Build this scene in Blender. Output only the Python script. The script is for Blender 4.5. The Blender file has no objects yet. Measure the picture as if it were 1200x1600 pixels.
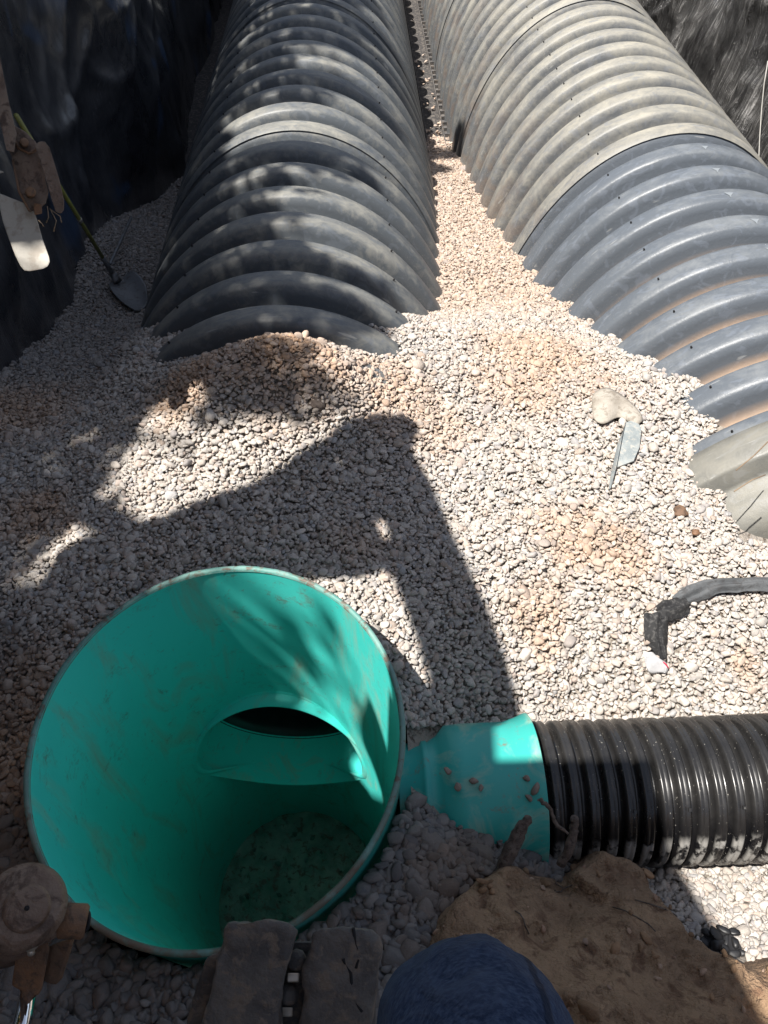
import bpy, bmesh, math, random
import numpy as np
from mathutils import Vector, Matrix

random.seed(7)
RNG = np.random.default_rng(11)
C = bpy.context.scene
COL = C.collection

# ------------------------------------------------------------------ camera, sky, sun, exposure
F, TH, AL, CAMZ = 1200.0, math.radians(49.2), math.radians(2.1), 3.1
cam = bpy.data.cameras.new('camera')
camo = bpy.data.objects.new('camera', cam)
COL.objects.link(camo)
cam.sensor_fit = 'VERTICAL'
cam.sensor_height = 36.0
cam.lens = 36.0 * F / 1600.0
cam.clip_start = 0.02
cam.clip_end = 400
camo.location = (0, 0, CAMZ)
camo.rotation_euler = (math.radians(90) - TH, 0, -AL)
C.camera = camo

SUN = np.array([0.40532523, 0.20436356, -1.0])       # travel direction of the sunlight
sl = bpy.data.lights.new('sun', 'SUN')
sl.energy = 5.0
sl.angle = math.radians(0.55)
sl.color = (1.0, 0.955, 0.89)
so = bpy.data.objects.new('sun', sl)
COL.objects.link(so)
so.location = (-4, -2, 10)
so.rotation_euler = Vector(SUN).to_track_quat('-Z', 'Y').to_euler()

w = bpy.data.worlds.new('World')
C.world = w
w.use_nodes = True
wn = w.node_tree.nodes
sky = wn.new('ShaderNodeTexSky')
sky.sky_type = 'NISHITA'
sky.sun_disc = False
sky.sun_elevation = math.radians(65.6)
sky.sun_rotation = math.atan2(-SUN[0], -SUN[1])
sky.altitude = 1400
hs = wn.new('ShaderNodeHueSaturation'); hs.inputs['Saturation'].default_value = .55      # pale, hazy summer sky
w.node_tree.links.new(sky.outputs[0], hs.inputs['Color']); w.node_tree.links.new(hs.outputs[0], wn['Background'].inputs[0])
wn['Background'].inputs[1].default_value = 0.085
C.view_settings.view_transform = 'Standard'
C.view_settings.look = 'None'
C.view_settings.gamma = 1.0
C.view_settings.use_curve_mapping = False
C.view_settings.exposure = 1.02

# ------------------------------------------------------------------ measuring helpers (photo pixel -> world)
C0 = np.array([0, 0, CAMZ])
def ray(u, v):
    x = (u - 600) / F; q = (v - 800) / F
    fw = math.cos(TH) - q * math.sin(TH); dn = math.sin(TH) + q * math.cos(TH)
    return np.array([x * math.cos(AL) + fw * math.sin(AL), -x * math.sin(AL) + fw * math.cos(AL), -dn])
def atz(u, v, z):
    r = ray(u, v); return C0 + r * ((z - CAMZ) / r[2])
def atx(u, v, x):
    r = ray(u, v); return C0 + r * (x / r[0])
def atd(u, v, d):
    return C0 + ray(u, v) * d

# ------------------------------------------------------------------ noise
_T = np.random.default_rng(5).random((256, 256))
def vn(x, y, s=0):
    x = np.asarray(x, float) + 31.7 * s + 500; y = np.asarray(y, float) + 17.3 * s + 500
    i = np.floor(x).astype(int); j = np.floor(y).astype(int)
    fx = x - i; fy = y - j
    fx = fx * fx * (3 - 2 * fx); fy = fy * fy * (3 - 2 * fy)
    g = lambda a, b: _T[a % 256, b % 256]
    return (g(i, j) * (1 - fx) + g(i + 1, j) * fx) * (1 - fy) + (g(i, j + 1) * (1 - fx) + g(i + 1, j + 1) * fx) * fy
def fbm(x, y, o=4, s=0):
    r = 0; a = .5
    for k in range(o):
        r = r + a * vn(x * 2 ** k, y * 2 ** k, s + k * 3); a *= .5
    return r
def sst(e0, e1, x):
    t = np.clip((x - e0) / (e1 - e0), 0, 1); return t * t * (3 - 2 * t)

# ------------------------------------------------------------------ object helpers
def tag(o, label=None, cat=None, group=None, kind=None):
    if label: o['label'] = label
    if cat: o['category'] = cat
    if group: o['group'] = group
    if kind: o['kind'] = kind
    return o
def obj(name, me, parent=None, loc=None):
    o = bpy.data.objects.new(name, me); COL.objects.link(o)
    if parent: o.parent = parent
    if loc is not None: o.location = loc
    return o
def empty(name, loc, label, cat, group=None, rot=None):
    o = bpy.data.objects.new(name, None); COL.objects.link(o)
    o.location = loc
    if rot is not None: o.rotation_euler = rot
    o.empty_display_size = .1
    return tag(o, label, cat, group)
def mesh(name, v, f, mat=None, smooth=True):
    me = bpy.data.meshes.new(name)
    me.from_pydata([tuple(map(float, p)) for p in v], [], [tuple(map(int, q)) for q in f])
    if mat: me.materials.append(mat)
    if smooth: me.polygons.foreach_set('use_smooth', [True] * len(me.polygons))
    me.update()
    return me
def grid_faces(nu, nv, closeu=False):
    f = []
    for i in range(nu if closeu else nu - 1):
        a = i * nv; b = ((i + 1) % nu) * nv
        for j in range(nv - 1):
            f.append((a + j, b + j, b + j + 1, a + j + 1))
    return f
def fattr(me, name, vals):
    a = me.attributes.new(name, 'FLOAT', 'POINT'); a.data.foreach_set('value', np.asarray(vals, np.float32).ravel())
def bm_mesh(name, bm, mat, smooth=False):
    me = bpy.data.meshes.new(name); bmesh.ops.recalc_face_normals(bm, faces=bm.faces)
    bm.to_mesh(me); bm.free(); me.materials.append(mat)
    if smooth: me.polygons.foreach_set('use_smooth', [True] * len(me.polygons))
    return me
def add_box(bm, c, s, rot=None, bev=0.0):
    r = bmesh.ops.create_cube(bm, size=1)
    vs = r['verts']
    for v_ in vs:
        p = Vector((v_.co.x * s[0], v_.co.y * s[1], v_.co.z * s[2]))
        if rot is not None: p = rot @ p
        v_.co = p + Vector(c)
    if bev > 0:
        es = list({e for v_ in vs for e in v_.link_edges})
        bmesh.ops.bevel(bm, geom=es, offset=bev, segments=2, affect='EDGES', profile=.6)
def tube_mesh(name, pts, rad, mat, n=8, cap=True):
    pts = [Vector(p) for p in pts]
    rads = rad if hasattr(rad, '__len__') else [rad] * len(pts)
    v = []; up = Vector((.13, .21, .97))
    for i, p in enumerate(pts):
        d = (pts[min(i + 1, len(pts) - 1)] - pts[max(i - 1, 0)]).normalized()
        a = d.cross(up)
        if a.length < 1e-3: a = d.cross(Vector((1, 0, 0)))
        a.normalize(); b = d.cross(a)
        for k in range(n):
            t = 2 * math.pi * k / n
            v.append(p + (a * math.cos(t) + b * math.sin(t)) * rads[i])
    f = []
    for i in range(len(pts) - 1):
        for k in range(n):
            f.append((i * n + k, i * n + (k + 1) % n, (i + 1) * n + (k + 1) % n, (i + 1) * n + k))
    if cap:
        f.append(tuple(range(n))[::-1]); f.append(tuple((len(pts) - 1) * n + k for k in range(n)))
    return mesh(name, v, f, mat)
def lathe(name, prof, e1, e2, ax, org, mat, n=64, smooth=True):
    # prof: list of (radius, distance along ax)
    e1, e2, ax, org = map(np.asarray, (e1, e2, ax, org))
    v = []
    for i in range(n):
        t = 2 * math.pi * i / n
        for r, l in prof:
            v.append(org + r * (math.cos(t) * e1 + math.sin(t) * e2) + l * ax)
    return mesh(name, v, grid_faces(n, len(prof), True), mat, smooth)
def slab(name, px, depth, thick, mat, parent=None, bev=.004, tilt=(0, 0), rough=0.0, seed=0):
    """a plate of real thickness: outline given by photo pixels on a plane at this distance (depth changes by tilt per pixel)"""
    bm = bmesh.new()
    u0 = sum(p[0] for p in px) / len(px); v0 = sum(p[1] for p in px) / len(px)
    top = [bm.verts.new(atd(u, v, depth + (u - u0) * tilt[0] + (v - v0) * tilt[1])) for u, v in px]
    f = bm.faces.new(top)
    bmesh.ops.recalc_face_normals(bm, faces=[f])
    vd = Vector(ray(u0, v0)).normalized()
    r = bmesh.ops.extrude_face_region(bm, geom=[f])
    nv = [g for g in r['geom'] if isinstance(g, bmesh.types.BMVert)]
    for q in nv: q.co += vd * thick
    bmesh.ops.recalc_face_normals(bm, faces=bm.faces)
    if bev > 0:
        es = [e for e in bm.edges if len(e.link_faces) == 2 and e.calc_face_angle(0) > .5]
        bmesh.ops.bevel(bm, geom=es, offset=bev, segments=2, affect='EDGES', profile=.6, clamp_overlap=True)
    if rough > 0:
        bmesh.ops.triangulate(bm, faces=bm.faces)
        for _ in range(3):
            ed = [e for e in bm.edges if e.calc_length() > .011]
            if ed: bmesh.ops.subdivide_edges(bm, edges=ed, cuts=1, use_grid_fill=False)
        bmesh.ops.triangulate(bm, faces=bm.faces)
        bm.normal_update()
        for q in bm.verts:
            k = q.co
            q.co += q.normal * (float(fbm(k.x * 34 + k.z * 9, k.y * 34 + k.z * 7, 4, seed)) - .47) * rough
    me = bm_mesh(name, bm, mat, rough > 0)
    return obj(name, me, parent)

# ------------------------------------------------------------------ materials
def new_mat(name):
    m = bpy.data.materials.new(name); m.use_nodes = True
    return m, m.node_tree, m.node_tree.nodes['Principled BSDF']
def N(nt, t, **k):
    n = nt.nodes.new(t)
    for a, b in k.items(): setattr(n, a, b)
    return n
def L(nt, a, b): nt.links.new(a, b)
def noise_node(nt, vec, scale, detail=5, rough=.55, dist=0):
    n = N(nt, 'ShaderNodeTexNoise'); n.inputs['Scale'].default_value = scale
    n.inputs['Detail'].default_value = detail; n.inputs['Roughness'].default_value = rough
    n.inputs['Distortion'].default_value = dist
    if vec is not None: L(nt, vec, n.inputs['Vector'])
    return n.outputs['Fac']
def ramp(nt, fac, stops):
    r = N(nt, 'ShaderNodeValToRGB'); L(nt, fac, r.inputs[0])
    e = r.color_ramp.elements
    while len(e) < len(stops): e.new(.5)
    for k, (p, c) in enumerate(stops):
        e[k].position = p
        e[k].color = (*c, 1) if hasattr(c, '__len__') else (c, c, c, 1)
    return r.outputs[0]
def mixc(nt, fac, a, b):
    m = N(nt, 'ShaderNodeMix', data_type='RGBA')
    for i, x in ((0, fac), (6, a), (7, b)):
        if isinstance(x, bpy.types.NodeSocket): L(nt, x, m.inputs[i])
        elif hasattr(x, '__len__'): m.inputs[i].default_value = (*x, 1)
        else: m.inputs[i].default_value = x
    return m.outputs[2]
def mth(nt, op, a, b=0.0, c=None, clamp=False):
    m = N(nt, 'ShaderNodeMath', operation=op); m.use_clamp = clamp
    for i, x in enumerate((a, b, c)):
        if x is None: continue
        if isinstance(x, bpy.types.NodeSocket): L(nt, x, m.inputs[i])
        else: m.inputs[i].default_value = x
    return m.outputs[0]
def bump(nt, bs, h, strength=.3, dist=.01):
    b = N(nt, 'ShaderNodeBump'); b.inputs['Strength'].default_value = strength; b.inputs['Distance'].default_value = dist
    L(nt, h, b.inputs['Height']); L(nt, b.outputs[0], bs.inputs['Normal'])
def coord(nt, kind='Object'):
    if kind == 'World': return N(nt, 'ShaderNodeNewGeometry').outputs['Position']
    return N(nt, 'ShaderNodeTexCoord').outputs[kind]
def worn(name, base, alt, scale=6, rough=(.4, .7), bs_=.25, bd=.004, third=None, fine=60, metal=0.0, kind='World', lo=.38, hi=.62):
    m, nt, bs = new_mat(name); p = coord(nt, kind)
    n1 = noise_node(nt, p, scale, 6, .6, .3)
    c = mixc(nt, ramp(nt, n1, [(lo, 0), (hi, 1)]), base, alt)
    if third:
        n3 = noise_node(nt, p, scale * 3.1, 5, .65, .5)
        c = mixc(nt, ramp(nt, n3, [(.52, 0), (.62, 1)]), c, third)
    n2 = noise_node(nt, p, fine, 4, .6)
    c = mixc(nt, mth(nt, 'MULTIPLY', n2, .25), c, (base[0] * .4, base[1] * .4, base[2] * .4))
    L(nt, c, bs.inputs['Base Color'])
    mr = N(nt, 'ShaderNodeMapRange'); L(nt, n1, mr.inputs[0])
    mr.inputs[1].default_value = .3; mr.inputs[2].default_value = .7
    mr.inputs[3].default_value = rough[0]; mr.inputs[4].default_value = rough[1]
    L(nt, mr.outputs[0], bs.inputs['Roughness']); bs.inputs['Metallic'].default_value = metal
    bump(nt, bs, mth(nt, 'ADD', n2, n1), bs_, bd)
    return m

def stone_material():
    m, nt, bs = new_mat('river_stone')
    a = N(nt, 'ShaderNodeAttribute', attribute_type='INSTANCER', attribute_name='scol')
    p = coord(nt, 'Object')
    n = noise_node(nt, p, 1.6, 5, .65)
    n2 = noise_node(nt, p, 9, 3, .6)
    k = mth(nt, 'ADD', mth(nt, 'MULTIPLY', n, .55), mth(nt, 'ADD', mth(nt, 'MULTIPLY', n2, .25), .6))
    mu = N(nt, 'ShaderNodeVectorMath', operation='SCALE')
    L(nt, a.outputs['Color'], mu.inputs[0]); L(nt, k, mu.inputs['Scale'])
    L(nt, mu.outputs[0], bs.inputs['Base Color'])
    bs.inputs['Roughness'].default_value = .82
    bs.inputs['Specular IOR Level'].default_value = .3
    bump(nt, bs, n2, .35, .05)
    return m
M_STONE = stone_material()

def chamber_material(name, plastic, dust, dust_amt, valley_col, valley_amt, stain=0.0, near=None):
    m, nt, bs = new_mat(name)
    w_ = coord(nt, 'World'); g = N(nt, 'ShaderNodeNewGeometry')
    sep = N(nt, 'ShaderNodeSeparateXYZ'); L(nt, g.outputs['Normal'], sep.inputs[0])
    va = N(nt, 'ShaderNodeAttribute', attribute_name='valley').outputs['Fac']
    mp = N(nt, 'ShaderNodeMapping'); mp.inputs['Scale'].default_value = (1.0, 2.2, 1.0); L(nt, w_, mp.inputs[0])
    n1 = noise_node(nt, mp.outputs[0], 3.2, 7, .62, .6)
    n2 = noise_node(nt, w_, 17, 6, .68, 1.2)
    n3 = noise_node(nt, w_, 75, 4, .6)
    up = mth(nt, 'MULTIPLY', mth(nt, 'MAXIMUM', sep.outputs[2], 0.0), .5)
    d = mth(nt, 'ADD', mth(nt, 'MULTIPLY', n1, 1.3), mth(nt, 'ADD', mth(nt, 'MULTIPLY', n2, .7), up))
    d = mth(nt, 'ADD', d, dust_amt - 1.25)
    d = mth(nt, 'MULTIPLY', d, 1.35, clamp=True)
    c = mixc(nt, d, plastic, dust)
    # rubbed, cleaner smears
    sm = ramp(nt, noise_node(nt, mp.outputs[0], 9, 3, .5, 2.0), [(.56, 0), (.64, 1)])
    c = mixc(nt, mth(nt, 'MULTIPLY', sm, .5), c, (plastic[0] * 1.5, plastic[1] * 1.5, plastic[2] * 1.55))
    # settled soil in the valleys between ribs
    vv = mth(nt, 'MULTIPLY', ramp(nt, va, [(.55, 0), (.95, 1)]), mth(nt, 'ADD', mth(nt, 'MULTIPLY', n1, 1.0), valley_amt - .5), clamp=True)
    if near:      # this soil was spilled over the near ribs only
        s0 = N(nt, 'ShaderNodeSeparateXYZ'); L(nt, w_, s0.inputs[0]); mr = N(nt, 'ShaderNodeMapRange'); L(nt, s0.outputs[1], mr.inputs[0])
        mr.inputs[1].default_value = near[1]; mr.inputs[2].default_value = near[0]
        vv = mth(nt, 'MULTIPLY', vv, mr.outputs[0])
    c = mixc(nt, vv, c, valley_col)
    # splash speckles near the gravel
    s2 = N(nt, 'ShaderNodeSeparateXYZ'); L(nt, w_, s2.inputs[0])
    low = N(nt, 'ShaderNodeMapRange'); L(nt, s2.outputs[2], low.inputs[0])
    low.inputs[1].default_value = 1.15; low.inputs[2].default_value = .45; low.inputs[3].default_value = 0; low.inputs[4].default_value = 1
    sp = ramp(nt, noise_node(nt, w_, 150, 3, .7), [(.60, 0), (.68, 1)])
    c = mixc(nt, mth(nt, 'MULTIPLY', mth(nt, 'MULTIPLY', sp, low.outputs[0]), .55), c, (.42, .38, .32))
    if stain > 0:
        br = ramp(nt, noise_node(nt, w_, 4.5, 4, .6, .4), [(.50, 0), (.60, 1)])
        c = mixc(nt, mth(nt, 'MULTIPLY', mth(nt, 'MULTIPLY', br, low.outputs[0]), stain), c, (.16, .105, .07))
    # thin scratches
    mp2 = N(nt, 'ShaderNodeMapping'); mp2.inputs['Scale'].default_value = (1.2, 26, 3); mp2.inputs['Rotation'].default_value = (.3, .2, .5); L(nt, w_, mp2.inputs[0])
    sc = ramp(nt, noise_node(nt, mp2.outputs[0], 3.0, 3, .5), [(.70, 0), (.73, 1)])
    c = mixc(nt, mth(nt, 'MULTIPLY', sc, .4), c, (.34, .34, .33))
    L(nt, c, bs.inputs['Base Color'])
    L(nt, mth(nt, 'ADD', mth(nt, 'MULTIPLY', d, .24), .43), bs.inputs['Roughness'])
    bs.inputs['Specular IOR Level'].default_value = .5
    bump(nt, bs, mth(nt, 'ADD', n3, mth(nt, 'MULTIPLY', n2, 1.5)), .22, .004)
    return m
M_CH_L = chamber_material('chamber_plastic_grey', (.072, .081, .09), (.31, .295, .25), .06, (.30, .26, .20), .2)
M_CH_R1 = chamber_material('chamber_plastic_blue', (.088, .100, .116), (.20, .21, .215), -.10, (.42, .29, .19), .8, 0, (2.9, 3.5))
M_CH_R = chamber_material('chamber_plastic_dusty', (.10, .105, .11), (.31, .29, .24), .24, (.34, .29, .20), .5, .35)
M_CAP = chamber_material('end_cap_plastic', (.13, .13, .12), (.21, .20, .17), .15, (.3, .28, .22), .3)

def green_material(name, dirt=.3, g=1.0):
    m, nt, bs = new_mat(name); p = coord(nt, 'World')
    n1 = noise_node(nt, p, 2.2, 6, .6, .6); n2 = noise_node(nt, p, 30, 5, .65)
    c = mixc(nt, n1, (.05 * g, .62 * g, .55 * g), (.09 * g, .69 * g, .62 * g))
    mp = N(nt, 'ShaderNodeMapping'); mp.inputs['Scale'].default_value = (1, 1, .25); mp.inputs['Rotation'].default_value = (.3, .5, 0); L(nt, p, mp.inputs[0])
    st = ramp(nt, noise_node(nt, mp.outputs[0], 7, 6, .65, .8), [(.52, 0), (.70, 1)])
    c = mixc(nt, mth(nt, 'MULTIPLY', st, dirt), c, (.28, .42, .33))
    sp = ramp(nt, noise_node(nt, p, 55, 3, .7), [(.66, 0), (.70, 1)])
    c = mixc(nt, mth(nt, 'MULTIPLY', sp, dirt * .5), c, (.20, .15, .10))
    mud = mth(nt, 'MULTIPLY', ramp(nt, noise_node(nt, p, 9, 7, .75, .5), [(.56, 0), (.66, 1)]), ramp(nt, noise_node(nt, p, 90, 3, .6), [(.40, 0), (.55, 1)]))
    c = mixc(nt, mth(nt, 'MULTIPLY', mud, max(0, dirt - .45) * 1.5), c, (.19, .13, .085))
    L(nt, c, bs.inputs['Base Color'])
    L(nt, mth(nt, 'ADD', mth(nt, 'MULTIPLY', st, .25), .38), bs.inputs['Roughness'])
    bs.inputs['Specular IOR Level'].default_value = .4
    bump(nt, bs, n2, .12, .003)
    return m
M_GREEN = green_material('green_plastic', .85)
M_GREEN_D = green_material('green_plastic_dirty_shaded', 1.0, .55)  # dirty, and darkened to paint shade on the bell and outer wall
M_GREEN_RIM = worn('green_rim_worn', (.09, .25, .22), (.19, .32, .29), 9, (.5, .75), .4, .004, third=(.13, .10, .075))
def rim_dirt():
    nt = M_GREEN_RIM.node_tree; bs = nt.nodes['Principled BSDF']; old = bs.inputs['Base Color'].links[0].from_socket
    p = coord(nt, 'World'); sp = N(nt, 'ShaderNodeSeparateXYZ'); L(nt, p, sp.inputs[0])
    y = N(nt, 'ShaderNodeMapRange'); L(nt, sp.outputs[1], y.inputs[0]); y.inputs[1].default_value = .85; y.inputs[2].default_value = .35
    k = mth(nt, 'MULTIPLY', ramp(nt, noise_node(nt, p, 12, 6, .7), [(.36, 0), (.52, 1)]), y.outputs[0])
    L(nt, mixc(nt, k, old, (.13, .09, .06)), bs.inputs['Base Color'])
rim_dirt()
M_TANKFLOOR = worn('tank_floor_silt', (.10, .23, .175), (.24, .38, .30), 9, (.3, .6), .5, .01, third=(.13, .11, .085), fine=60)

def black_pipe_material():
    m, nt, bs = new_mat('black_corrugated_plastic'); p = coord(nt, 'World')
    va = N(nt, 'ShaderNodeAttribute', attribute_name='ang').outputs['Fac']
    cr = N(nt, 'ShaderNodeAttribute', attribute_name='crest').outputs['Fac']
    n1 = noise_node(nt, p, 9, 6, .65, .5); n2 = noise_node(nt, p, 60, 4, .6)
    c = mixc(nt, ramp(nt, n1, [(.45, 0), (.75, 1)]), (.005, .005, .006), (.014, .013, .013))
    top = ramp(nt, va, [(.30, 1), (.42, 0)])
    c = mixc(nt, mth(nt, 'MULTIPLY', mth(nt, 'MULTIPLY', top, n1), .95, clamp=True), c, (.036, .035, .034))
    # pale scuffed dust on the flank of the crests
    band = mth(nt, 'MULTIPLY', ramp(nt, va, [(.405, 0), (.425, 1)]), ramp(nt, va, [(.50, 1), (.56, 0)]))
    pn = ramp(nt, noise_node(nt, p, 22, 3, .6), [(.43, 0), (.52, 1)])
    c = mixc(nt, mth(nt, 'MULTIPLY', mth(nt, 'MULTIPLY', band, pn), mth(nt, 'MULTIPLY', cr, .75)), c, (.33, .32, .30))
    sp = ramp(nt, noise_node(nt, p, 130, 2, .6), [(.70, 0), (.73, 1)])
    c = mixc(nt, mth(nt, 'MULTIPLY', sp, .6), c, (.4, .38, .34))
    L(nt, c, bs.inputs['Base Color'])
    L(nt, mth(nt, 'ADD', mth(nt, 'MULTIPLY', n1, .38), .09), bs.inputs['Roughness'])
    bump(nt, bs, n2, .12, .002)
    return m
M_PIPE = black_pipe_material()

def liner_material(name, base, dust, amt, rough, blue=False, bmp=.25):
    m, nt, bs = new_mat(name); p = coord(nt, 'World')
    n1 = noise_node(nt, p, 1.7, 5, .6, .8)
    mp = N(nt, 'ShaderNodeMapping'); mp.inputs['Scale'].default_value = (2, 9, .9); mp.inputs['Rotation'].default_value = (.55, 0, 0); L(nt, p, mp.inputs[0])
    n2 = noise_node(nt, mp.outputs[0], 5 if bmp < .5 else .9, 4 if bmp < .5 else 3, .55, 1.2)
    cr = mth(nt, 'ABSOLUTE', mth(nt, 'SUBTRACT', n2, .5))
    line = ramp(nt, cr, [(.0, 1), (.007 if bmp < .5 else .02, 0)])
    sc = noise_node(nt, p, 60, 4, .65, 1)
    c = mixc(nt, mth(nt, 'MULTIPLY', ramp(nt, n1, [(.40, 0), (.75, 1)]), amt * .8), base, dust)  # pale patches: dust plus painted grey sheen
    c = mixc(nt, mth(nt, 'MULTIPLY', mth(nt, 'MULTIPLY', line, ramp(nt, n1, [(.42, .1), (.62, 1)])), amt * .8), c, (dust[0] * 2.2, dust[1] * 2.2, dust[2] * 2.2))  # pale crease lines paint the sheet's glossy highlights
    c = mixc(nt, mth(nt, 'MULTIPLY', ramp(nt, sc, [(.58, 0), (.70, 1)]), amt * .18), c, dust)
    L(nt, c, bs.inputs['Base Color'])
    L(nt, mth(nt, 'ADD', mth(nt, 'MULTIPLY', n1, .30), rough - .15), bs.inputs['Roughness'])
    bs.inputs['Coat Weight'].default_value = .6; bs.inputs['Coat Roughness'].default_value = .18
    bump(nt, bs, mth(nt, 'ADD', mth(nt, 'MULTIPLY', cr, -1.5), mth(nt, 'MULTIPLY', sc, .10)), min(1, bmp), .03 if bmp < .5 else .09)
    if blue: L(nt, mixc(nt, mth(nt, 'MULTIPLY', ramp(nt, noise_node(nt, p, 1.3, 3, .5, .5), [(.56, 0), (.60, 1)]), .8), c, (.03, .05, .09)), bs.inputs['Base Color'])  # bluish patches painted in for sky reflected on the sheet
    return m
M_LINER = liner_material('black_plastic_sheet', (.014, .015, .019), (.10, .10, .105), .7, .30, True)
M_LINER_R = liner_material('black_plastic_sheet_dust_sheen', (.016, .0155, .0155), (.16, .155, .15), .75, .24, False, 1.0)
M_FABRIC = worn('dark_geotextile', (.03, .028, .028), (.055, .05, .048), 14, (.8, .95), .5, .004, third=(.16, .14, .12), fine=180)
M_SOIL = worn('brown_soil', (.25, .16, .098), (.38, .255, .155), 5, (.85, .98), 1.0, .03, third=(.19, .11, .065), fine=55)
M_BED = worn('gravel_bed', (.27, .24, .21), (.33, .29, .24), 12, (.9, 1), .8, .02, third=(.10, .075, .055), fine=60)
M_YARD = worn('yard_soil', (.27, .19, .12), (.36, .27, .18), 2, (.9, 1), .6, .02, third=(.2, .15, .1), fine=30)
M_RUST = worn('rusty_steel', (.15, .10, .075), (.24, .18, .14), 9, (.5, .8), .7, .008, third=(.085, .055, .042), fine=70, metal=.35)
M_RUST2 = worn('rusty_orange_steel', (.19, .095, .045), (.12, .075, .05), 14, (.55, .85), .5, .006, third=(.07, .045, .03), fine=90)
M_PLATE = worn('worn_pale_steel', (.40, .375, .325), (.47, .44, .385), 6, (.5, .7), .25, .003, third=(.33, .29, .24), fine=110, lo=.3, hi=.7)
M_ZINC = worn('zinc_bolt', (.55, .52, .47), (.40, .36, .30), 30, (.3, .5), .2, .002, metal=.7)
M_RUBBER = worn('muddy_rubber', (.065, .062, .063), (.13, .122, .115), 11, (.75, .95), .7, .008, third=(.17, .14, .115), fine=70)
M_YPAINT = worn('machine_paint', (.55, .33, .05), (.45, .28, .06), 4, (.4, .6), .2, .003, third=(.2, .13, .08))
M_HANDLE = worn('yellow_green_fibreglass', (.26, .26, .05), (.18, .18, .05), 12, (.4, .6), .1, .001)
M_SHOVEL = worn('grey_shovel_steel', (.13, .14, .155), (.18, .185, .19), 9, (.45, .65), .3, .003, third=(.10, .09, .08), metal=.4)
M_TAN = worn('dusty_offcut', (.27, .24, .20), (.36, .33, .285), 12, (.6, .8), .35, .004, third=(.22, .19, .155), fine=90)
M_OFF = worn('grey_offcut', (.20, .225, .23), (.29, .31, .305), 22, (.5, .7), .4, .004, third=(.35, .34, .31), fine=100)
M_CLOTH = worn('grey_fabric_strip', (.055, .06, .065), (.10, .105, .11), 15, (.7, .9), .5, .004, third=(.06, .06, .062), fine=150)
M_CLOTHD = worn('dark_fabric_strip', (.012, .012, .013), (.022, .022, .023), 25, (.7, .9), .5, .004, third=(.07, .068, .066), fine=200)
M_BARK = worn('dead_twig', (.085, .062, .05), (.15, .12, .10), 30, (.8, .95), .8, .004, third=(.05, .035, .03), fine=160)
M_ROOT = worn('pale_rootlet', (.25, .18, .12), (.18, .13, .09), 30, (.8, .9), .3, .001)
M_WOOD = worn('tree_bark', (.10, .075, .055), (.15, .12, .09), 8, (.85, .95), .8, .02)
M_CORD = worn('white_cord', (.33, .32, .30), (.42, .40, .37), 20, (.6, .8), .2, .001)
M_BLACK = worn('shadow_black_stone', (.012, .012, .013), (.022, .022, .024), 20, (.4, .6), .3, .002)  # stones painted black for a small shadow; the inlet sleeve shares it

def denim():
    m, nt, bs = new_mat('navy_denim'); p = coord(nt, 'Object')
    wv = N(nt, 'ShaderNodeTexWave', wave_type='BANDS', bands_direction='DIAGONAL'); L(nt, p, wv.inputs[0])
    wv.inputs['Scale'].default_value = 420; wv.inputs['Distortion'].default_value = 1.2
    n = noise_node(nt, p, 14, 6, .65, .4)
    c = mixc(nt, n, (.008, .014, .034), (.020, .034, .072))
    c = mixc(nt, mth(nt, 'MULTIPLY', wv.outputs['Fac'], .3), c, (.026, .042, .082))
    L(nt, c, bs.inputs['Base Color']); bs.inputs['Roughness'].default_value = .9
    bs.inputs['Specular IOR Level'].default_value = .15
    mp = N(nt, 'ShaderNodeMapping'); mp.inputs['Scale'].default_value = (1, 1, 5); mp.inputs['Rotation'].default_value = (.9, .3, .4); L(nt, p, mp.inputs[0])
    sl_ = noise_node(nt, mp.outputs[0], 160, 3, .7); cre = noise_node(nt, p, 16, 3, .5, 1.5)
    c = mixc(nt, ramp(nt, sl_, [(.40, 0), (.66, 1)]), c, (.045, .066, .115))
    c = mixc(nt, mth(nt, 'MULTIPLY', ramp(nt, cre, [(.50, 0), (.70, 1)]), .55), c, (.05, .07, .115))
    sp = N(nt, 'ShaderNodeSeparateXYZ'); L(nt, p, sp.inputs[0])
    dx = mth(nt, 'ABSOLUTE', mth(nt, 'SUBTRACT', mth(nt, 'ADD', sp.outputs[0], mth(nt, 'MULTIPLY', cre, .01)), .125))
    seam = ramp(nt, mth(nt, 'MULTIPLY', dx, 50), [(.0, 1), (.12, 1), (.2, 0)])
    c = mixc(nt, mth(nt, 'MULTIPLY', seam, .7), c, (.006, .010, .022)); L(nt, c, bs.inputs['Base Color'])
    bump(nt, bs, mth(nt, 'ADD', mth(nt, 'ADD', mth(nt, 'MULTIPLY', sl_, .5), mth(nt, 'MULTIPLY', seam, .8)), mth(nt, 'MULTIPLY', cre, 5)), .6, .006)
    return m
M_DENIM = denim()
def simple(name, c, r=.5, metal=0., trans=0., alpha=1.):
    m, nt, bs = new_mat(name)
    n = noise_node(nt, coord(nt), 18, 4, .6)
    L(nt, mixc(nt, mth(nt, 'MULTIPLY', n, .4), c, tuple(x * .6 for x in c)), bs.inputs['Base Color'])
    bs.inputs['Roughness'].default_value = r; bs.inputs['Metallic'].default_value = metal
    bs.inputs['Transmission Weight'].default_value = trans; bs.inputs['Alpha'].default_value = alpha
    return m
M_CHROME = simple('chrome', (.86, .87, .9), .05, 1.0)
M_LEAF = simple('leaf', (.05, .10, .03), .6)
M_FILM = simple('clear_film', (.75, .75, .76), .25, 0, .5)
M_RED = simple('red_print', (.55, .03, .08), .5)
M_SCUFF = simple('white_scuff', (.20, .22, .24), .6)
M_DARKHOLE = simple('dark_recess', (.01, .01, .012), .9)

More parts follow.
